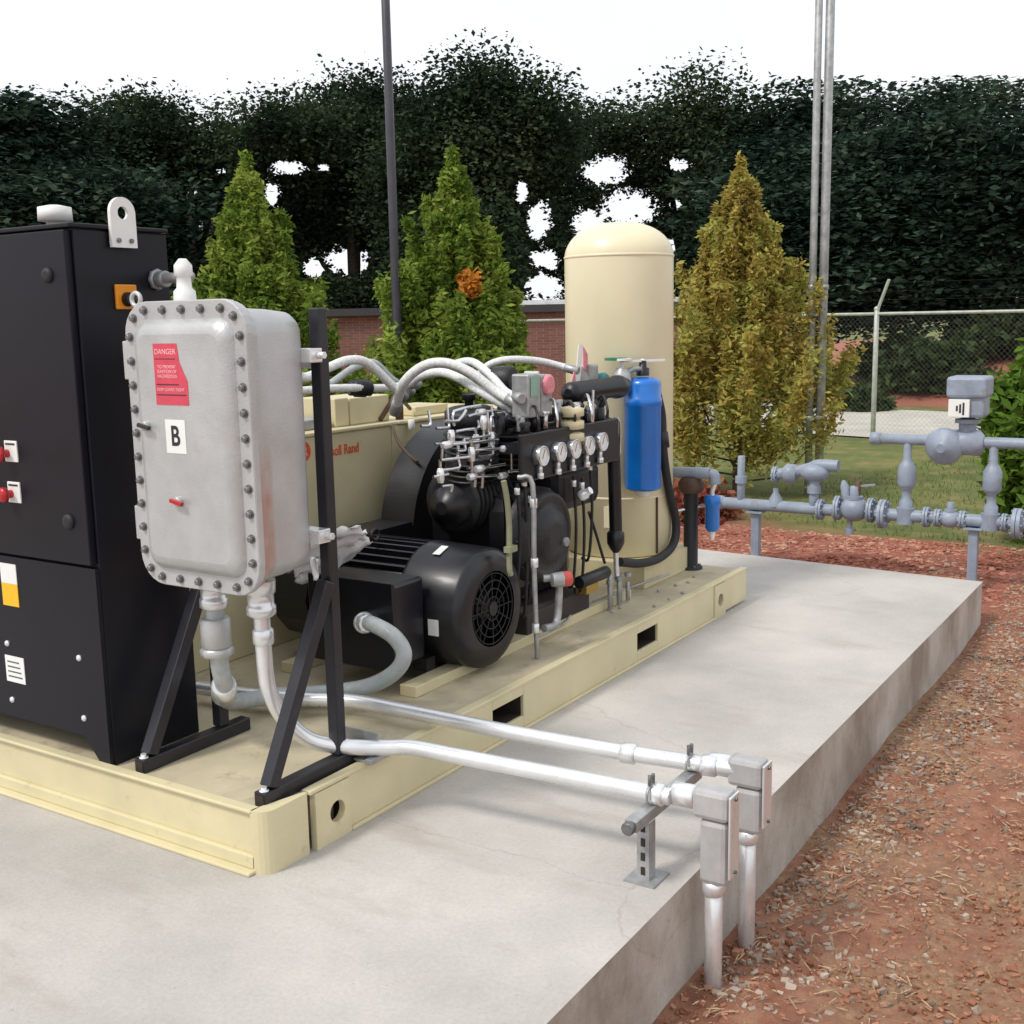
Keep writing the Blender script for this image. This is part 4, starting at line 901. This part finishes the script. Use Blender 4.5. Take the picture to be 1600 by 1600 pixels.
# intercooler / pulsation bottle across the top
MB().lathe((2.52, .36, 1.30), (1, 0, 0), [(-.03, .02), (-.02, .045), (0, .052), (.44, .052), (.46, .06), (.50, .06), (.56, .045), (.58, .02)], 24).build('pulsation_bottle', m_black, cm)
for xx in (2.60, 2.90): MB().cyl((xx, .38, 1.26), (xx, .45, 1.10), .02, n=12).build('riser', m_black, cm)
fc = PY(892, 662, .24)
for k in range(3): MB().lathe((fc.x, .24, fc.z+.055-.058*k), (0, 0, 1), [(-.024, .035), (-.018, .062), (.016, .062), (.024, .03)], 20).build('filter_bowl', m_cream, cm)
# small valves, elbows and lines crowding the top of the gauge panel
for k in range(16):
    x = 1.86+.055*k+random.uniform(-.015, .015); y = random.uniform(.24, .34); h = random.uniform(.03, .11)
    m_ = (m_black, m_iron, m_galvd, m_black, m_steel)[k % 5]
    MB().cyl((x, y, 1.166), (x, y, 1.166+h), random.uniform(.012, .024), n=6 if k % 2 else 12).cyl((x-.03, y, 1.166+h), (x+.03, y, 1.166+h), random.uniform(.010, .016), n=10).build('needle_valve', m_, cm)
for k in range(5):
    a = V3((1.95+.16*k, .20, 1.175)); MB().tube([a, a+V3((.0, 0, .05)), a+V3((.05, .05, .10+.02*(k % 2))), a+V3((.12, .12, .07))], .007, 8, 5).build('tubing', m_steel if k % 2 else m_black, cm)
# gauge panel
gpn = MB().box(1.83, 2.74, .215, .235, .955, 1.165).build('gauge_panel', m_black, cm, bevel=.006)
MB().box(1.85, 2.72, .236, .33, 1.08, 1.12).build('panel_bracket', m_black, cm)
for i, (px, py) in enumerate(((841, 712), (869, 706), (892, 701), (914, 696), (935, 690))):
    c = PY(px, py, .21); r_ = .046
    o = MB().lathe((c.x, .213, c.z), (0, -1, 0), [(0, r_), (.03, r_), (.036, r_*.95), (.036, r_*.86), (.030, r_*.85)], 28, False).build('gauge', m_steel, gpn)
    MB().lathe((c.x, .213, c.z), (0, -1, 0), [(.022, r_*.86), (.0295, r_*.86)], 28).build('gauge_dial', m_dial, gpn)
    MB().bar((c.x-.008, .1825, c.z-.012), (c.x+.012, .1825, c.z+.026), .003, .001, (0, 1, 0)).build('gauge_needle', m_ink, gpn)
    MB().cyl((c.x, .20, c.z-r_), (c.x, .20, c.z-r_-.03), .010, n=8).cyl((c.x, .20, c.z-r_-.03), (c.x, .20, c.z-r_-.055), .017, n=6).build('gauge_stem', m_galv, gpn)
# stainless tubing: grid of small bore lines over the motor
tb = [
 [(1.44, .34, 1.155), (1.46, .34, 1.155), (1.84, .34, 1.14)], [(1.40, .33, 1.10), (1.62, .33, 1.09)], [(1.62, .33, 1.16), (1.62, .33, 1.0)],
 [(1.64, .33, 1.115), (1.86, .32, 1.10), (1.905, .32, 1.10), (1.915, .32, 1.09), (1.915, .32, .985)], [(1.36, .34, 1.035), (1.46, .34, 1.035)], [(1.41, .34, 1.035), (1.41, .34, 1.10)],
 [(1.62, .32, 1.005), (1.84, .32, .985), (1.86, .32, .98)], [(1.66, .32, 1.035), (1.86, .32, 1.03)], [(1.55, .36, 1.20), (1.68, .36, 1.20), (1.70, .36, 1.18), (1.70, .36, 1.14)],
 [(1.50, .36, 1.20), (1.52, .36, 1.16), (1.62, .36, 1.15)], [(1.76, .36, 1.14), (1.76, .36, 1.25)], [(1.82, .36, 1.14), (1.82, .36, 1.24), (1.95, .36, 1.24)],
 [(1.86, .3, 1.0), (1.96, .3, .99), (1.99, .28, .97), (2.0, .27, .90)], [(1.70, .4, 1.25), (1.9, .4, 1.26), (2.1, .4, 1.22)], [(1.60, .4, 1.22), (1.60, .4, 1.28), (1.8, .4, 1.29)],
 [(1.48, .36, 1.25), (1.60, .38, 1.24), (1.66, .38, 1.28)], [(2.74, .24, 1.16), (2.80, .24, 1.14), (2.80, .24, .98)], [(2.45, .2, 1.32), (2.44, .2, 1.17)]]
 
for k in range(22):
    x = random.uniform(1.36, 1.86); z = random.uniform(.99, 1.24); y = random.uniform(.33, .44); L_ = random.uniform(.04, .14); L2 = random.uniform(.03, .10)
    tb.append([(x, y, z), (x+L_, y, z-.004), (x+L_+.008, y+.004, z-.012*(1 if k % 2 else -1)), (x+L_+.008, y+.01, z-L2*(1 if k % 2 else -1))])
for t in tb: MB().tube(t, .0065, 8, 0 if len(t) < 3 else 2).build('tubing', m_steel, cm)
for (x, y, z, ax) in ((1.46, .34, 1.155, 0), (1.62, .33, 1.10, 2), (1.62, .33, 1.005, 0), (1.86, .32, 1.10, 0), (1.41, .34, 1.035, 2), (1.70, .36, 1.145, 2), (1.82, .36, 1.145, 2), (1.76, .36, 1.22, 2), (1.84, .32, .983, 0), (1.66, .32, 1.035, 0), (1.90, .36, 1.24, 0), (1.52, .36, 1.18, 2), (1.80, .4, 1.26, 0)):
    d = V3((1, 0, 0)) if ax == 0 else V3((0, 0, 1)); c = V3((x, y, z)); MB().cyl(c-d*.022, c+d*.022, .0165, n=6).cyl(c-d*.03, c+d*.03, .0125, n=10).build('compression_fitting', m_galv, cm)
MB().box(1.50, 1.60, .34, .38, 1.055, 1.085).box(1.66, 1.84, .35, .37, 1.04, 1.09).build('valve_block', m_iron, cm, bevel=.003)
# condensate tray of braided bits
m_lime = mat('pale_green_hose', (.27, .27, .17), .45, var=.15)
MB().tube([(1.60, .16, 1.00), (1.615, .155, .92), (1.62, .15, .80), (1.615, .15, .64), (1.625, .15, .60)], .012, 10, 6).build('drain_hose', m_lime, cm)
MB().box(1.59, 1.65, .13, .16, .70, .725).build('hose_clip', m_lime, cm)
c0 = PY(832, 757, .14); c9 = PY(839, 1004, .14)
MB().tube([(c0.x-.02, .20, c0.z+.03), (c0.x, .14, c0.z), (c0.x+.002, .14, (c0.z+c9.z)/2), (c9.x, .14, .192)], .011, 10, 4).build('drain_pipe', m_galvd, cm)
for zz in (.88, .62, .33): MB().cyl((1.80, .14, zz-.02), (1.80, .14, zz+.02), .018, n=6).build('compression_fitting', m_galv, cm)
pts = [PZ(838, 996, .24), PZ(880, 975, .23), PZ(905, 950, .24), PZ(980, 920, .235), PZ(1045, 897, .24)]
MB().tube(pts, .0065, 8, 5).build('tubing', m_galvd, cm)
# grey drain assembly with red cap
q0 = PY(866, 905, .13); rc = PY(882, 911, .10)
MB().tube([q0+V3((-.01, .05, 0)), q0+V3((.03, 0, -.01)), q0+V3((.035, 0, -.12)), PY(868, 975, .13), PY(850, 982, .13)], .017, 12, 5).build('drain_valve', m_galvd, cm)
MB().lathe(q0+V3((-.02, 0, 0)), (.75, -.65, 0), [(0, .03), (.04, .034), (.05, .034)], 18).build('valve_body', m_galvd, cm)
MB().lathe(q0+V3((.02, -.03, 0)), (.75, -.65, 0), [(0, .034), (.035, .034), (.042, .026)], 20).build('valve_cap', m_red2, cm) if 0 else None
m_red2 = mat('faded_red_cap', (.62, .09, .07), .45)
MB().lathe(q0+V3((.02, -.03, 0)), (.75, -.65, 0), [(0, .034), (.035, .034), (.042, .026)], 20).build('valve_cap', m_red2, cm)
# black discharge pipe going down
c0 = PY(957, 655, .27); c1_ = PY(962, 840, .27)
MB().tube([(2.62, .34, 1.16), (c0.x-.05, .28, 1.14), (c0.x, .27, 1.06), (c1_.x, .27, .62), (c1_.x, .27, .52)], .033, 14, 6).build('discharge_pipe', m_black, cm)
MB().lathe((c1_.x, .27, .47), (0, 0, 1), [(0, .014), (.02, .03), (.05, .045), (.10, .045), (.12, .028)], 20).build('union', m_black, cm)
MB().tube([(c1_.x, .27, .48), (c1_.x+.01, .27, .36), (c1_.x, .26, .32)], .014, 10, 5).build('stub_pipe', m_galv, cm)
MB().box(2.30, 2.72, .30, .80, .74, .96).build('lower_cylinder', m_black, cm, bevel=.05)
MB().cyl((2.40, .26, .395), (2.68, .26, .395), .032, n=14).build('oil_filter', m_black, cm)
MB().box(2.44, 2.56, .24, .30, .33, .37).build('brass_block', mat('brass', (.42, .28, .06), .4, .6), cm)
for k in range(5): MB().cyl((2.70+.05*k, .25+.02*(k % 2), .20), (2.70+.05*k, .25+.02*(k % 2), .38-.02*k), .012, n=8).lathe((2.70+.05*k, .25+.02*(k % 2), .33), (0, 0, 1), [(0, .02), (.02, .02)], 6).build('valve_stem', m_galvd, cm)
MB().tube([PY(920, 800, .5), PY(930, 830, .5), PY(945, 880, .4)], .008, 8, 6).build('sensor_cable', m_rubber, cm)
for (a, b, r_) in (((1.93, .34, 1.165), (2.35, .34, 1.165), .014), ((2.05, .30, 1.20), (2.05, .42, 1.20), .02), ((2.65, .28, 1.13), (2.65, .28, 1.22), .03), ((2.55, .40, 1.19), (2.85, .40, 1.19), .016), ((2.76, .28, .95), (2.76, .28, 1.10), .02)):
    MB().cyl(a, b, r_, n=12).build('small_pipe', m_black, cm)

# terminal boxes with coloured tags standing above the compressor
def jb(px, py, y, w, h, lbl, withred=True):
    c = PY(px, py, y); r_ = thing('junction_box', (c.x, y, c.z-h/2), lbl, 'junction box', 'grey junction boxes above the compressor')
    MB().box(c.x-w/2, c.x-.008, y-.04, y+.05, c.z-h/2, c.z+h*.42).build('case', m_galvd, r_, bevel=.008)
    MB().box(c.x+.008, c.x+w/2, y-.04, y+.05, c.z-h/2, c.z+h*.38).build('case', m_galvd, r_, bevel=.008)
    MB().box(c.x-.0065, c.x+.0065, y-.03, y+.04, c.z-h*.48, c.z+h*.46).build('cable_duct', m_white, r_)
    MB().box(c.x-w*.42, c.x-w*.15, y-.047, y-.041, c.z-.01, c.z+h*.36).build('green_tag', mat('pale_green', (.25, .42, .33), .5) , r_)
    if withred: MB().lathe((c.x+w*.28, y-.041, c.z+h*.16), (0, -1, 0), [(0, .046), (.012, .046), (.016, .035)], 20).build('tag', m_pink, r_)
    MB().cyl((c.x, y, c.z-h/2), (c.x, y, c.z-h/2-.05), .02, n=12).build('gland', m_black, r_)
    return r_
jb(833, 614, .30, .205, .21, 'grey double junction box with green and pink tags above the first gauge')
c = PY(925, 590, .42)
r_ = thing('junction_box', (c.x, .42, c.z-.07), 'small junction box with teal end beside the upright pink and white flag', 'junction box', 'grey junction boxes above the compressor')
MB().box(c.x-.09, c.x+.0, .38, .46, c.z-.07, c.z+.07).build('case', m_galvd, r_, bevel=.01); MB().lathe((c.x+.05, .42, c.z-.03), (0, -1, .1), [(-.05, .05), (.05, .05), (.06, .04)], 20).build('end_cap', mat('teal_paint', (.03, .2, .2), .4), r_)
fl = thing('tag_flag', PY(900, 605, .40), 'upright white and pink tag flag above the black bottle', 'tag')
a0, a1 = PY(899, 603, .40), PY(907, 541, .40); d = (a1-a0)
MB().prism([(0, 0), (.045, 0), (.085, d.length), (.04, d.length)], a0, (1, 0, 0), (0, 0, 1), (0, .004, 0)).build('blade', m_white, fl)
MB().prism([(.087, .08), (.13, .06), (.13, .15), (.087, d.length-.01)], a0, (1, 0, 0), (0, 0, 1), (0, .004, 0)).build('blade', m_pink, fl)
MB().prism([(-.045, -.0), (-.003, 0), (.006, .06), (-.01, .07)], a0, (1, 0, 0), (0, 0, 1), (0, .004, 0)).build('blade', m_pink, fl)
MB().cyl(a0+V3((.02, .008, -.05)), a0+V3((.03, .008, .02)), .008, n=8).build('stem', m_black, fl)

# ------------------------------------------------------------------ braided hoses across the top
def hose(pts, r, lbl, m=m_braid, ys=(1.1, .45), nm='braided_hose'):
    n = len(pts); P = [PY(px, py, ys[0]+(ys[1]-ys[0])*i/(n-1)) for i, (px, py) in enumerate(pts)]
    root = thing(nm, P[0], lbl, 'hose', 'pale hoses looping above the compressor')
    r *= .86; MB().tube(P, r, 12, 10, .05, 3).build('sleeve', m, root)
    for a, b in ((P[0], P[1]), (P[-1], P[-2])):
        d = (b-a).normalized(); MB().cyl(a-d*.025, a+d*.05, r*1.25, n=12).build('ferrule', m_galvd, root)
    return root
hose([(452, 575), (475, 590), (510, 576), (545, 563), (575, 568), (610, 600), (628, 618)], .024, 'pale braided hose forming the leftmost arch over the brown lamp pole foot', ys=(1.05, .95))
hose([(505, 608), (530, 590), (556, 573), (585, 567), (612, 592), (640, 610)], .019, 'thin grey braided hose inside the leftmost arch', m_flex, ys=(1.15, 1.1))
hose([(440, 612), (480, 610), (520, 607), (560, 606), (600, 606), (650, 600)], .021, 'pale straight hose with dark coupling running level above the housing', ys=(1.15, 1.0))
hose([(618, 640), (630, 600), (660, 573), (695, 567), (735, 582), (775, 612), (806, 630)], .026, 'large pale braided hose arching in the centre, outer one', ys=(1.0, .35))
hose([(625, 625), (650, 592), (685, 582), (715, 590), (750, 612), (800, 640)], .024, 'pale braided hose nested under the large central arch', ys=(1.1, .4))
hose([(700, 572), (735, 565), (765, 585), (790, 612), (812, 622)], .022, 'short pale hose dropping to the grey double junction box', ys=(.9, .3))
hose([(745, 590), (765, 570), (795, 562), (840, 564), (875, 572), (897, 578)], .021, 'pale hose running right along the top toward the pink flag', ys=(.8, .42))
a, b = PY(545, 606, 1.10), PY(580, 607, 1.05)
cpl = thing('hose_coupling', a, 'dark grey coupling around the level hose', 'coupling'); MB().cyl(a, b, .036, n=16).cyl(a+(b-a)*.2, a+(b-a)*.8, .042, n=8).build('sleeve', m_iron, cpl)
# manifold block and clutter between hoses and compressor
mf = thing('hose_manifold', PY(800, 640, .5), 'dark manifold block where the braided hoses meet the compressor', 'manifold')
a, b = PY(778, 572, .55), PY(800, 612, .55)
MB().cyl(PY(772, 592, .6), PY(802, 592, .5), .06, n=18).build('body', m_iron, mf); MB().cyl(PY(786, 600, .55), PY(786, 655, .55), .028, n=12).build('stem', m_black, mf)

# ------------------------------------------------------------------ blue filter
FX, FY = 3.3, .362
bf = thing('filter_housing', (FX, FY, .70), 'tall bright blue filter cylinder in front of the cream tank', 'filter')
c = PX(1004, 765, FX); zb1 = c.z; c2_ = PX(1008, 590, FX); z1 = c2_.z
FY = PX(1004.5, 700, FX).y; R1 = .099
MB().lathe((FX, FY, zb1), (0, 0, 1), [(0, R1*.8), (.008, R1*.96), (.018, R1), (.455, R1), (.46, R1*1.05), (.50, R1*1.05), (.505, R1), (.575, R1), (.592, R1*.95), (.602, R1*.82), (.61, R1*.5), (.612, .03)], 36).build('bowl', m_bluefil, bf)
MB().lathe((FX, FY, zb1+.62), (0, 0, 1), [(0, .035), (.04, .035), (.045, .02), (.08, .02)], 12).build('head', m_black, bf)
MB().bar((FX-.1, FY+.07, zb1+.70), (FX+.1, FY-.08, zb1+.70), .018, .012).cyl((FX, FY, zb1+.62), (FX, FY, zb1+.71), .012, n=8).build('valve_lever', m_white, bf)
MB().lathe((FX, FY, zb1-.035), (0, 0, 1), [(0, .03), (.03, .05), (.036, .06)], 18).build('drain_cup', m_pink2 if 0 else m_white, bf)
c = PX(972, 590, FX-.1); MB().lathe(c+V3((0, 0, -.07)), (0, 0, 1), [(0, .05), (.03, .055), (.09, .05), (.12, .03)], 18).build('regulator', m_galvd, bf)
MB().cyl(c+V3((0, 0, .04)), c+V3((0, 0, .10)), .012, n=8).lathe(c+V3((0, 0, .09)), (0, 0, 1), [(0, .05), (.012, .05)], 20).build('gate_valve', m_white, bf)
cc = PX(962, 563, FX-.1); MB().lathe(cc, (0, 0, 1), [(0, .06), (.014, .06)], 14).build('hand_wheel', m_green, bf)
MB().tube([c+V3((0, -.02, .02)), V3((FX-.06, FY+.02, zb1+.66)), V3((FX, FY, zb1+.65))], .016, 10, 5).build('link_pipe', m_galvd, bf)
MB().box(FX+.11, FX+.14, FY-.02, FY+.02, .80, 1.25).build('mounting_rail', m_galvd, bf)
# black hose down the tank side
hs = thing('rubber_hose', PY(1050, 850, .3), 'black rubber hose dropping beside the blue filter and curling to the valves', 'hose')
MB().tube([PY(1026, 612, .33), PY(1034, 650, .32), PY(1036, 700, .3), PY(1044, 760, .3), PY(1056, 815, .3), PY(1052, 850, .29), PY(1030, 872, .28), PY(1000, 880, .27), PY(968, 878, .26)], .024, 12, 8).build('tube', m_rubber, hs)
MB().cyl(PY(1034, 675, .31), PY(1037, 700, .3), .036, n=8).build('hose_nut', m_black, hs)

# ------------------------------------------------------------------ receiver tank
TX, TR = 3.56, .305; TY = .634
tk = thing('receiver_tank', (TX, TY, .325), 'tall cream vertical receiver tank with domed top', 'tank')
prof = [(0, TR*.94), (.01, TR), (1.66, TR)]
for i in range(1, 13):
    a = math.pi/2*i/12; prof.append((1.66+.19*math.sin(a), max(.004, TR*(.16+.84*math.cos(a)) if i < 12 else .004)))
k_ = MB().lathe((TX, TY, .325), (0, 0, 1), prof, 64).build('shell', m_tank, tk)
MB().lathe((TX, TY, .325+1.655), (0, 0, 1), [(0, TR+.0004), (.004, TR+.004), (.012, TR+.004), (.016, TR+.0004)], 64, False).build('weld_seam', m_tank, tk)
MB().lathe((TX, TY, .325+.33), (0, 0, 1), [(0, TR+.0004), (.004, TR+.003), (.010, TR+.003), (.014, TR+.0004)], 64, False).build('weld_seam', m_tank, tk)
MB().box(TX-.30, TX-.29, TY-.12, TY+.02, .50, .62).build('nameplate', m_tank, tk)
d = (V3((CAM.x, CAM.y, 0))-V3((TX, TY, 0))).normalized(); t_ = V3((-d.y, d.x, 0))
c = V3((TX, TY, 0))+(d*.96-t_*.0).normalized()*0 
ang = math.atan2(d.y, d.x)+math.radians(42); e = V3((TX+(TR+.004)*math.cos(ang), TY+(TR+.004)*math.sin(ang), 0))
MB().cyl(e+V3((0, 0, .34)), e+V3((0, 0, .66)), .007, n=8).build('drain_line', m_brown, tk)

# ------------------------------------------------------------------ vent pipe, small filter
vp = thing('vent_pipe', (3.74, .24, .19), 'dark upright pipe with a grey tee on the far corner of the skid', 'pipe')
c = PZ(1079, 888, .19); vx, vy = c.x, c.y
MB().lathe((vx, vy, .19), (0, 0, 1), [(0, .07), (.012, .07), (.015, .042), (.45, .042)], 20).build('riser', m_rubber, vp)
MB().lathe((vx, vy, .642), (0, 0, 1), [(0, .06), (.02, .075), (.06, .075), (.09, .05)], 20).build('collar', m_brown, vp)
MB().cyl((vx, vy+.16, .752), (vx, vy-.12, .760), .034, n=20).build('cross_pipe', m_bluegas, vp)
MB().tube([(vx, vy-.12, .76), (vx, vy-.145, .75), (vx, vy-.15, .70)], .03, 12, 5).build('elbow', m_bluegas, vp)
for ang_ in range(4):
    MB().cyl((vx+.055*math.cos(ang_*1.57+.8), vy+.055*math.sin(ang_*1.57+.8), .202), (vx+.055*math.cos(ang_*1.57+.8), vy+.055*math.sin(ang_*1.57+.8), .215), .009, n=6).build('anchor_bolt', m_bolt, vp)
sf = thing('small_filter', (vx, vy-.15, .42), 'small blue filter hanging from the grey tee at the skid end', 'filter')
sc = PX(1113, 800, vx)
MB().lathe((vx, sc.y, .425), (0, 0, 1), [(0, .03), (.02, .042), (.15, .042), (.155, .047), (.20, .047), (.21, .03)], 20).build('bowl', m_bluefil, sf)
MB().lathe((vx, sc.y, .375), (0, 0, 1), [(0, .012), (.05, .02)], 12).build('drain', m_white, sf)
MB().tube([(vx, sc.y, .63), (vx, sc.y, .66), (vx, vy-.15, .71)], .014, 10, 4).build('stem', m_galv, sf)
MB().tube([PX(1060, 798, vx-.05), PX(1085, 793, vx), PX(1108, 788, vx+.02)], .008, 8, 4).build('tubing', m_steel, sf)

# ------------------------------------------------------------------ gas pipe manifold beyond the pad
GX = 5.62
gm = thing('pipe_manifold', (GX, -.5, -.16), 'grey painted gas pipe manifold on square posts beyond the pad end', 'pipe manifold')
def gp_(px, py): return PX(px, py, GX)
ya, za = gp_(1100, 789).y, gp_(1100, 789).z
yb = -2.3; zc = .285
MB().cyl((GX, .86, zc), (GX, yb, zc+.0), .042, n=20).build('main_pipe', m_bluegas, gm)
MB().cyl((GX, .90, zc), (GX, .83, zc), .052, n=8).build('end_cap', m_bluegas, gm)
MB().cyl((GX, gp_(1372, 688).y, .805), (GX, yb, .805), .036, n=20).cyl((GX, gp_(1372, 688).y+.05, .805), (GX, gp_(1372, 688).y-.02, .805), .043, n=20).build('upper_pipe', m_bluegas, gm)
for px in (1181, 1521):
    y_ = gp_(px, 850).y; MB().box(GX-.03, GX+.03, y_-.03, y_+.03, -.35, zc-.045).build('support_post', m_bluegas, gm, bevel=.004)
    MB().box(GX-.06, GX+.06, y_-.06, y_+.06, zc-.056, zc-.045).build('saddle', m_bluegas, gm)
def flange(y, z, r, w=.02, ax=(0, 1, 0), x=GX, nb=8):
    a = V3(ax); o = V3((x, y, z)); mb = MB().cyl(o-a*w*1.4, o-a*.002, r, n=24).cyl(o+a*.002, o+a*w*1.4, r, n=24)
    _, b, c = mb.frame(a)
    for i in range(nb):
        t = 2*math.pi*i/nb; e = (b*math.cos(t)+c*math.sin(t))*r*.8; mb.cyl(o+e-a*w*2.2, o+e+a*w*2.2, .009, n=6)
    mb.build('flange', m_bluegas, gm)
def valve(y, z, s_=1.0, wheel=True):
    MB().ball((GX, y, z), .075*s_, 18, (1, 1.2, 1)).cyl((GX, y, z), (GX, y, z+.14*s_), .03*s_, n=14).lathe((GX, y, z+.06*s_), (0, 0, 1), [(0, .05*s_), (.02*s_, .05*s_)], 16).build('valve', m_bluegas, gm)
    flange(y+.10*s_, z, .075*s_, .012); flange(y-.10*s_, z, .075*s_, .012)
for px in (1417, 1551):
    y_ = gp_(px, 740).y; zm = (zc+.805)/2+.02
    MB().lathe((GX, y_, zc+.02), (0, 0, 1), [(0, .045), (.08, .045), (.10, .03), (.16, .03), (.18, .052), (.20, .06), (.31, .06), (.34, .045), (.37, .028), (.52, .028)], 18).build('riser', m_bluegas, gm)
    MB().lathe((GX, y_, zc-.055), (0, 0, 1), [(0, .06), (.11, .06)], 18).build('tee', m_bluegas, gm)
# regulator with round diaphragm case and meter head
yr = gp_(1488, 690).y
MB().lathe((GX-.04, yr+.04, .775), (-.9, .1, -.1), [(-.05, .06), (-.02, .11), (0, .125), (.012, .125), (.03, .11), (.06, .06), (.08, .03)], 28).build('diaphragm_case', m_bluegas, gm)
MB().lathe((GX, yr-.07, .80), (0, 1, 0), [(-.13, .05), (-.10, .085), (.10, .085), (.13, .05)], 20).build('regulator_body', m_bluegas, gm)
ym = gp_(1514, 620).y
MB().cyl((GX, ym, .87), (GX, ym, .96), .055, n=18).lathe((GX, ym, .93), (0, 0, 1), [(0, .08), (.025, .08)], 20).build('meter_neck', m_bluegas, gm)
MB().box(GX-.10, GX+.10, ym-.115, ym+.105, .97, 1.17).build('meter_case', m_bluegas, gm, bevel=.02)
MB().box(GX-.125, GX+.12, ym-.13, ym+.12, 1.10, 1.235).build('meter_lid', m_bluegas, gm, bevel=.02)
mf_ = MB().box(GX-.128, GX-.102, ym-.03, ym+.10, .975, 1.09).build('meter_face', m_white, gm, bevel=.003)
for k in range(3): MB().box(GX-.1295, GX-.1285, ym+.0+.02*k, ym+.012+.02*k, .99+.012*k, 1.07-.01*k).build('marking', m_ink, gm)
# left assembly
yl = gp_(1272, 760).y
MB().cyl((GX, yl, zc), (GX, yl, .50), .034, n=16).build('riser', m_bluegas, gm)
MB().lathe((GX, yl, .40), (0, 0, 1), [(0, .05), (.05, .05)], 8).build('union', m_bluegas, gm)
MB().tube([(GX, gp_(1310, 732).y, .60), (GX, yl-.03, .60), (GX, yl+.03, .575), (GX, gp_(1240, 745).y, .54), (GX, gp_(1215, 745).y, .52)], .042, 14, 5).build('actuator', m_bluegas, gm)
MB().ball((GX, yl, .55), .085, 18, (1, 1.3, .8)).build('valve', m_bluegas, gm)
MB().lathe((GX, gp_(1235, 745).y, .53), (0, 1, .1), [(-.05, .05), (-.02, .07), (.03, .07), (.07, .02)], 16).build('actuator_cap', m_bluegas, gm)
flange(gp_(1218, 745).y+.03, .515, .06, .01)
y_ = gp_(1212, 780).y; MB().lathe((GX, y_, zc), (0, 0, 1), [(0, .05), (.06, .045), (.10, .02), (.13, .02)], 14).build('bleed_valve', m_bluegas, gm)
y_ = gp_(1158, 745).y; MB().cyl((GX, y_, zc), (GX, y_, .64), .03, .026, n=14).lathe((GX, y_, .44), (0, 0, 1), [(0, .045), (.05, .045)], 8).build('relief_riser', m_bluegas, gm)
yv = gp_(1335, 795).y
valve(yv, zc+.02, 1.15); flange(gp_(1380, 800).y, zc, .10, .016); flange(gp_(1282, 795).y, zc, .075, .012)
MB().bar((GX, yv, zc+.18), (GX, yv-.14, zc+.20), .02, .012).build('valve_lever', m_bluegas, gm)
MB().lathe((GX, yv+.055, zc+.08), (0, .2, 1), [(0, .03), (.10, .03), (.14, .012)], 12).build('vent_plug', m_bluegas, gm)
MB().lathe((GX, yv-.015, zc+.12), (0, -.1, 1), [(0, .022), (.09, .022), (.10, .012)], 10).build('rusty_plug', m_logo2 if 0 else m_brown, gm)
MB().cyl((GX, yv+.03, zc), (GX, yv+.03, zc-.13), .02, n=10).lathe((GX, yv+.03, zc-.16), (0, 0, 1), [(0, .03), (.04, .03)], 8).build('drain_plug', m_bluegas, gm)
valve(gp_(1485, 800).y, zc, .8); flange(gp_(1448, 800).y, zc, .07, .012); flange(gp_(1590, 812).y, zc, .10, .018)
flange(gp_(1570, 812).y, zc, .06, .01)
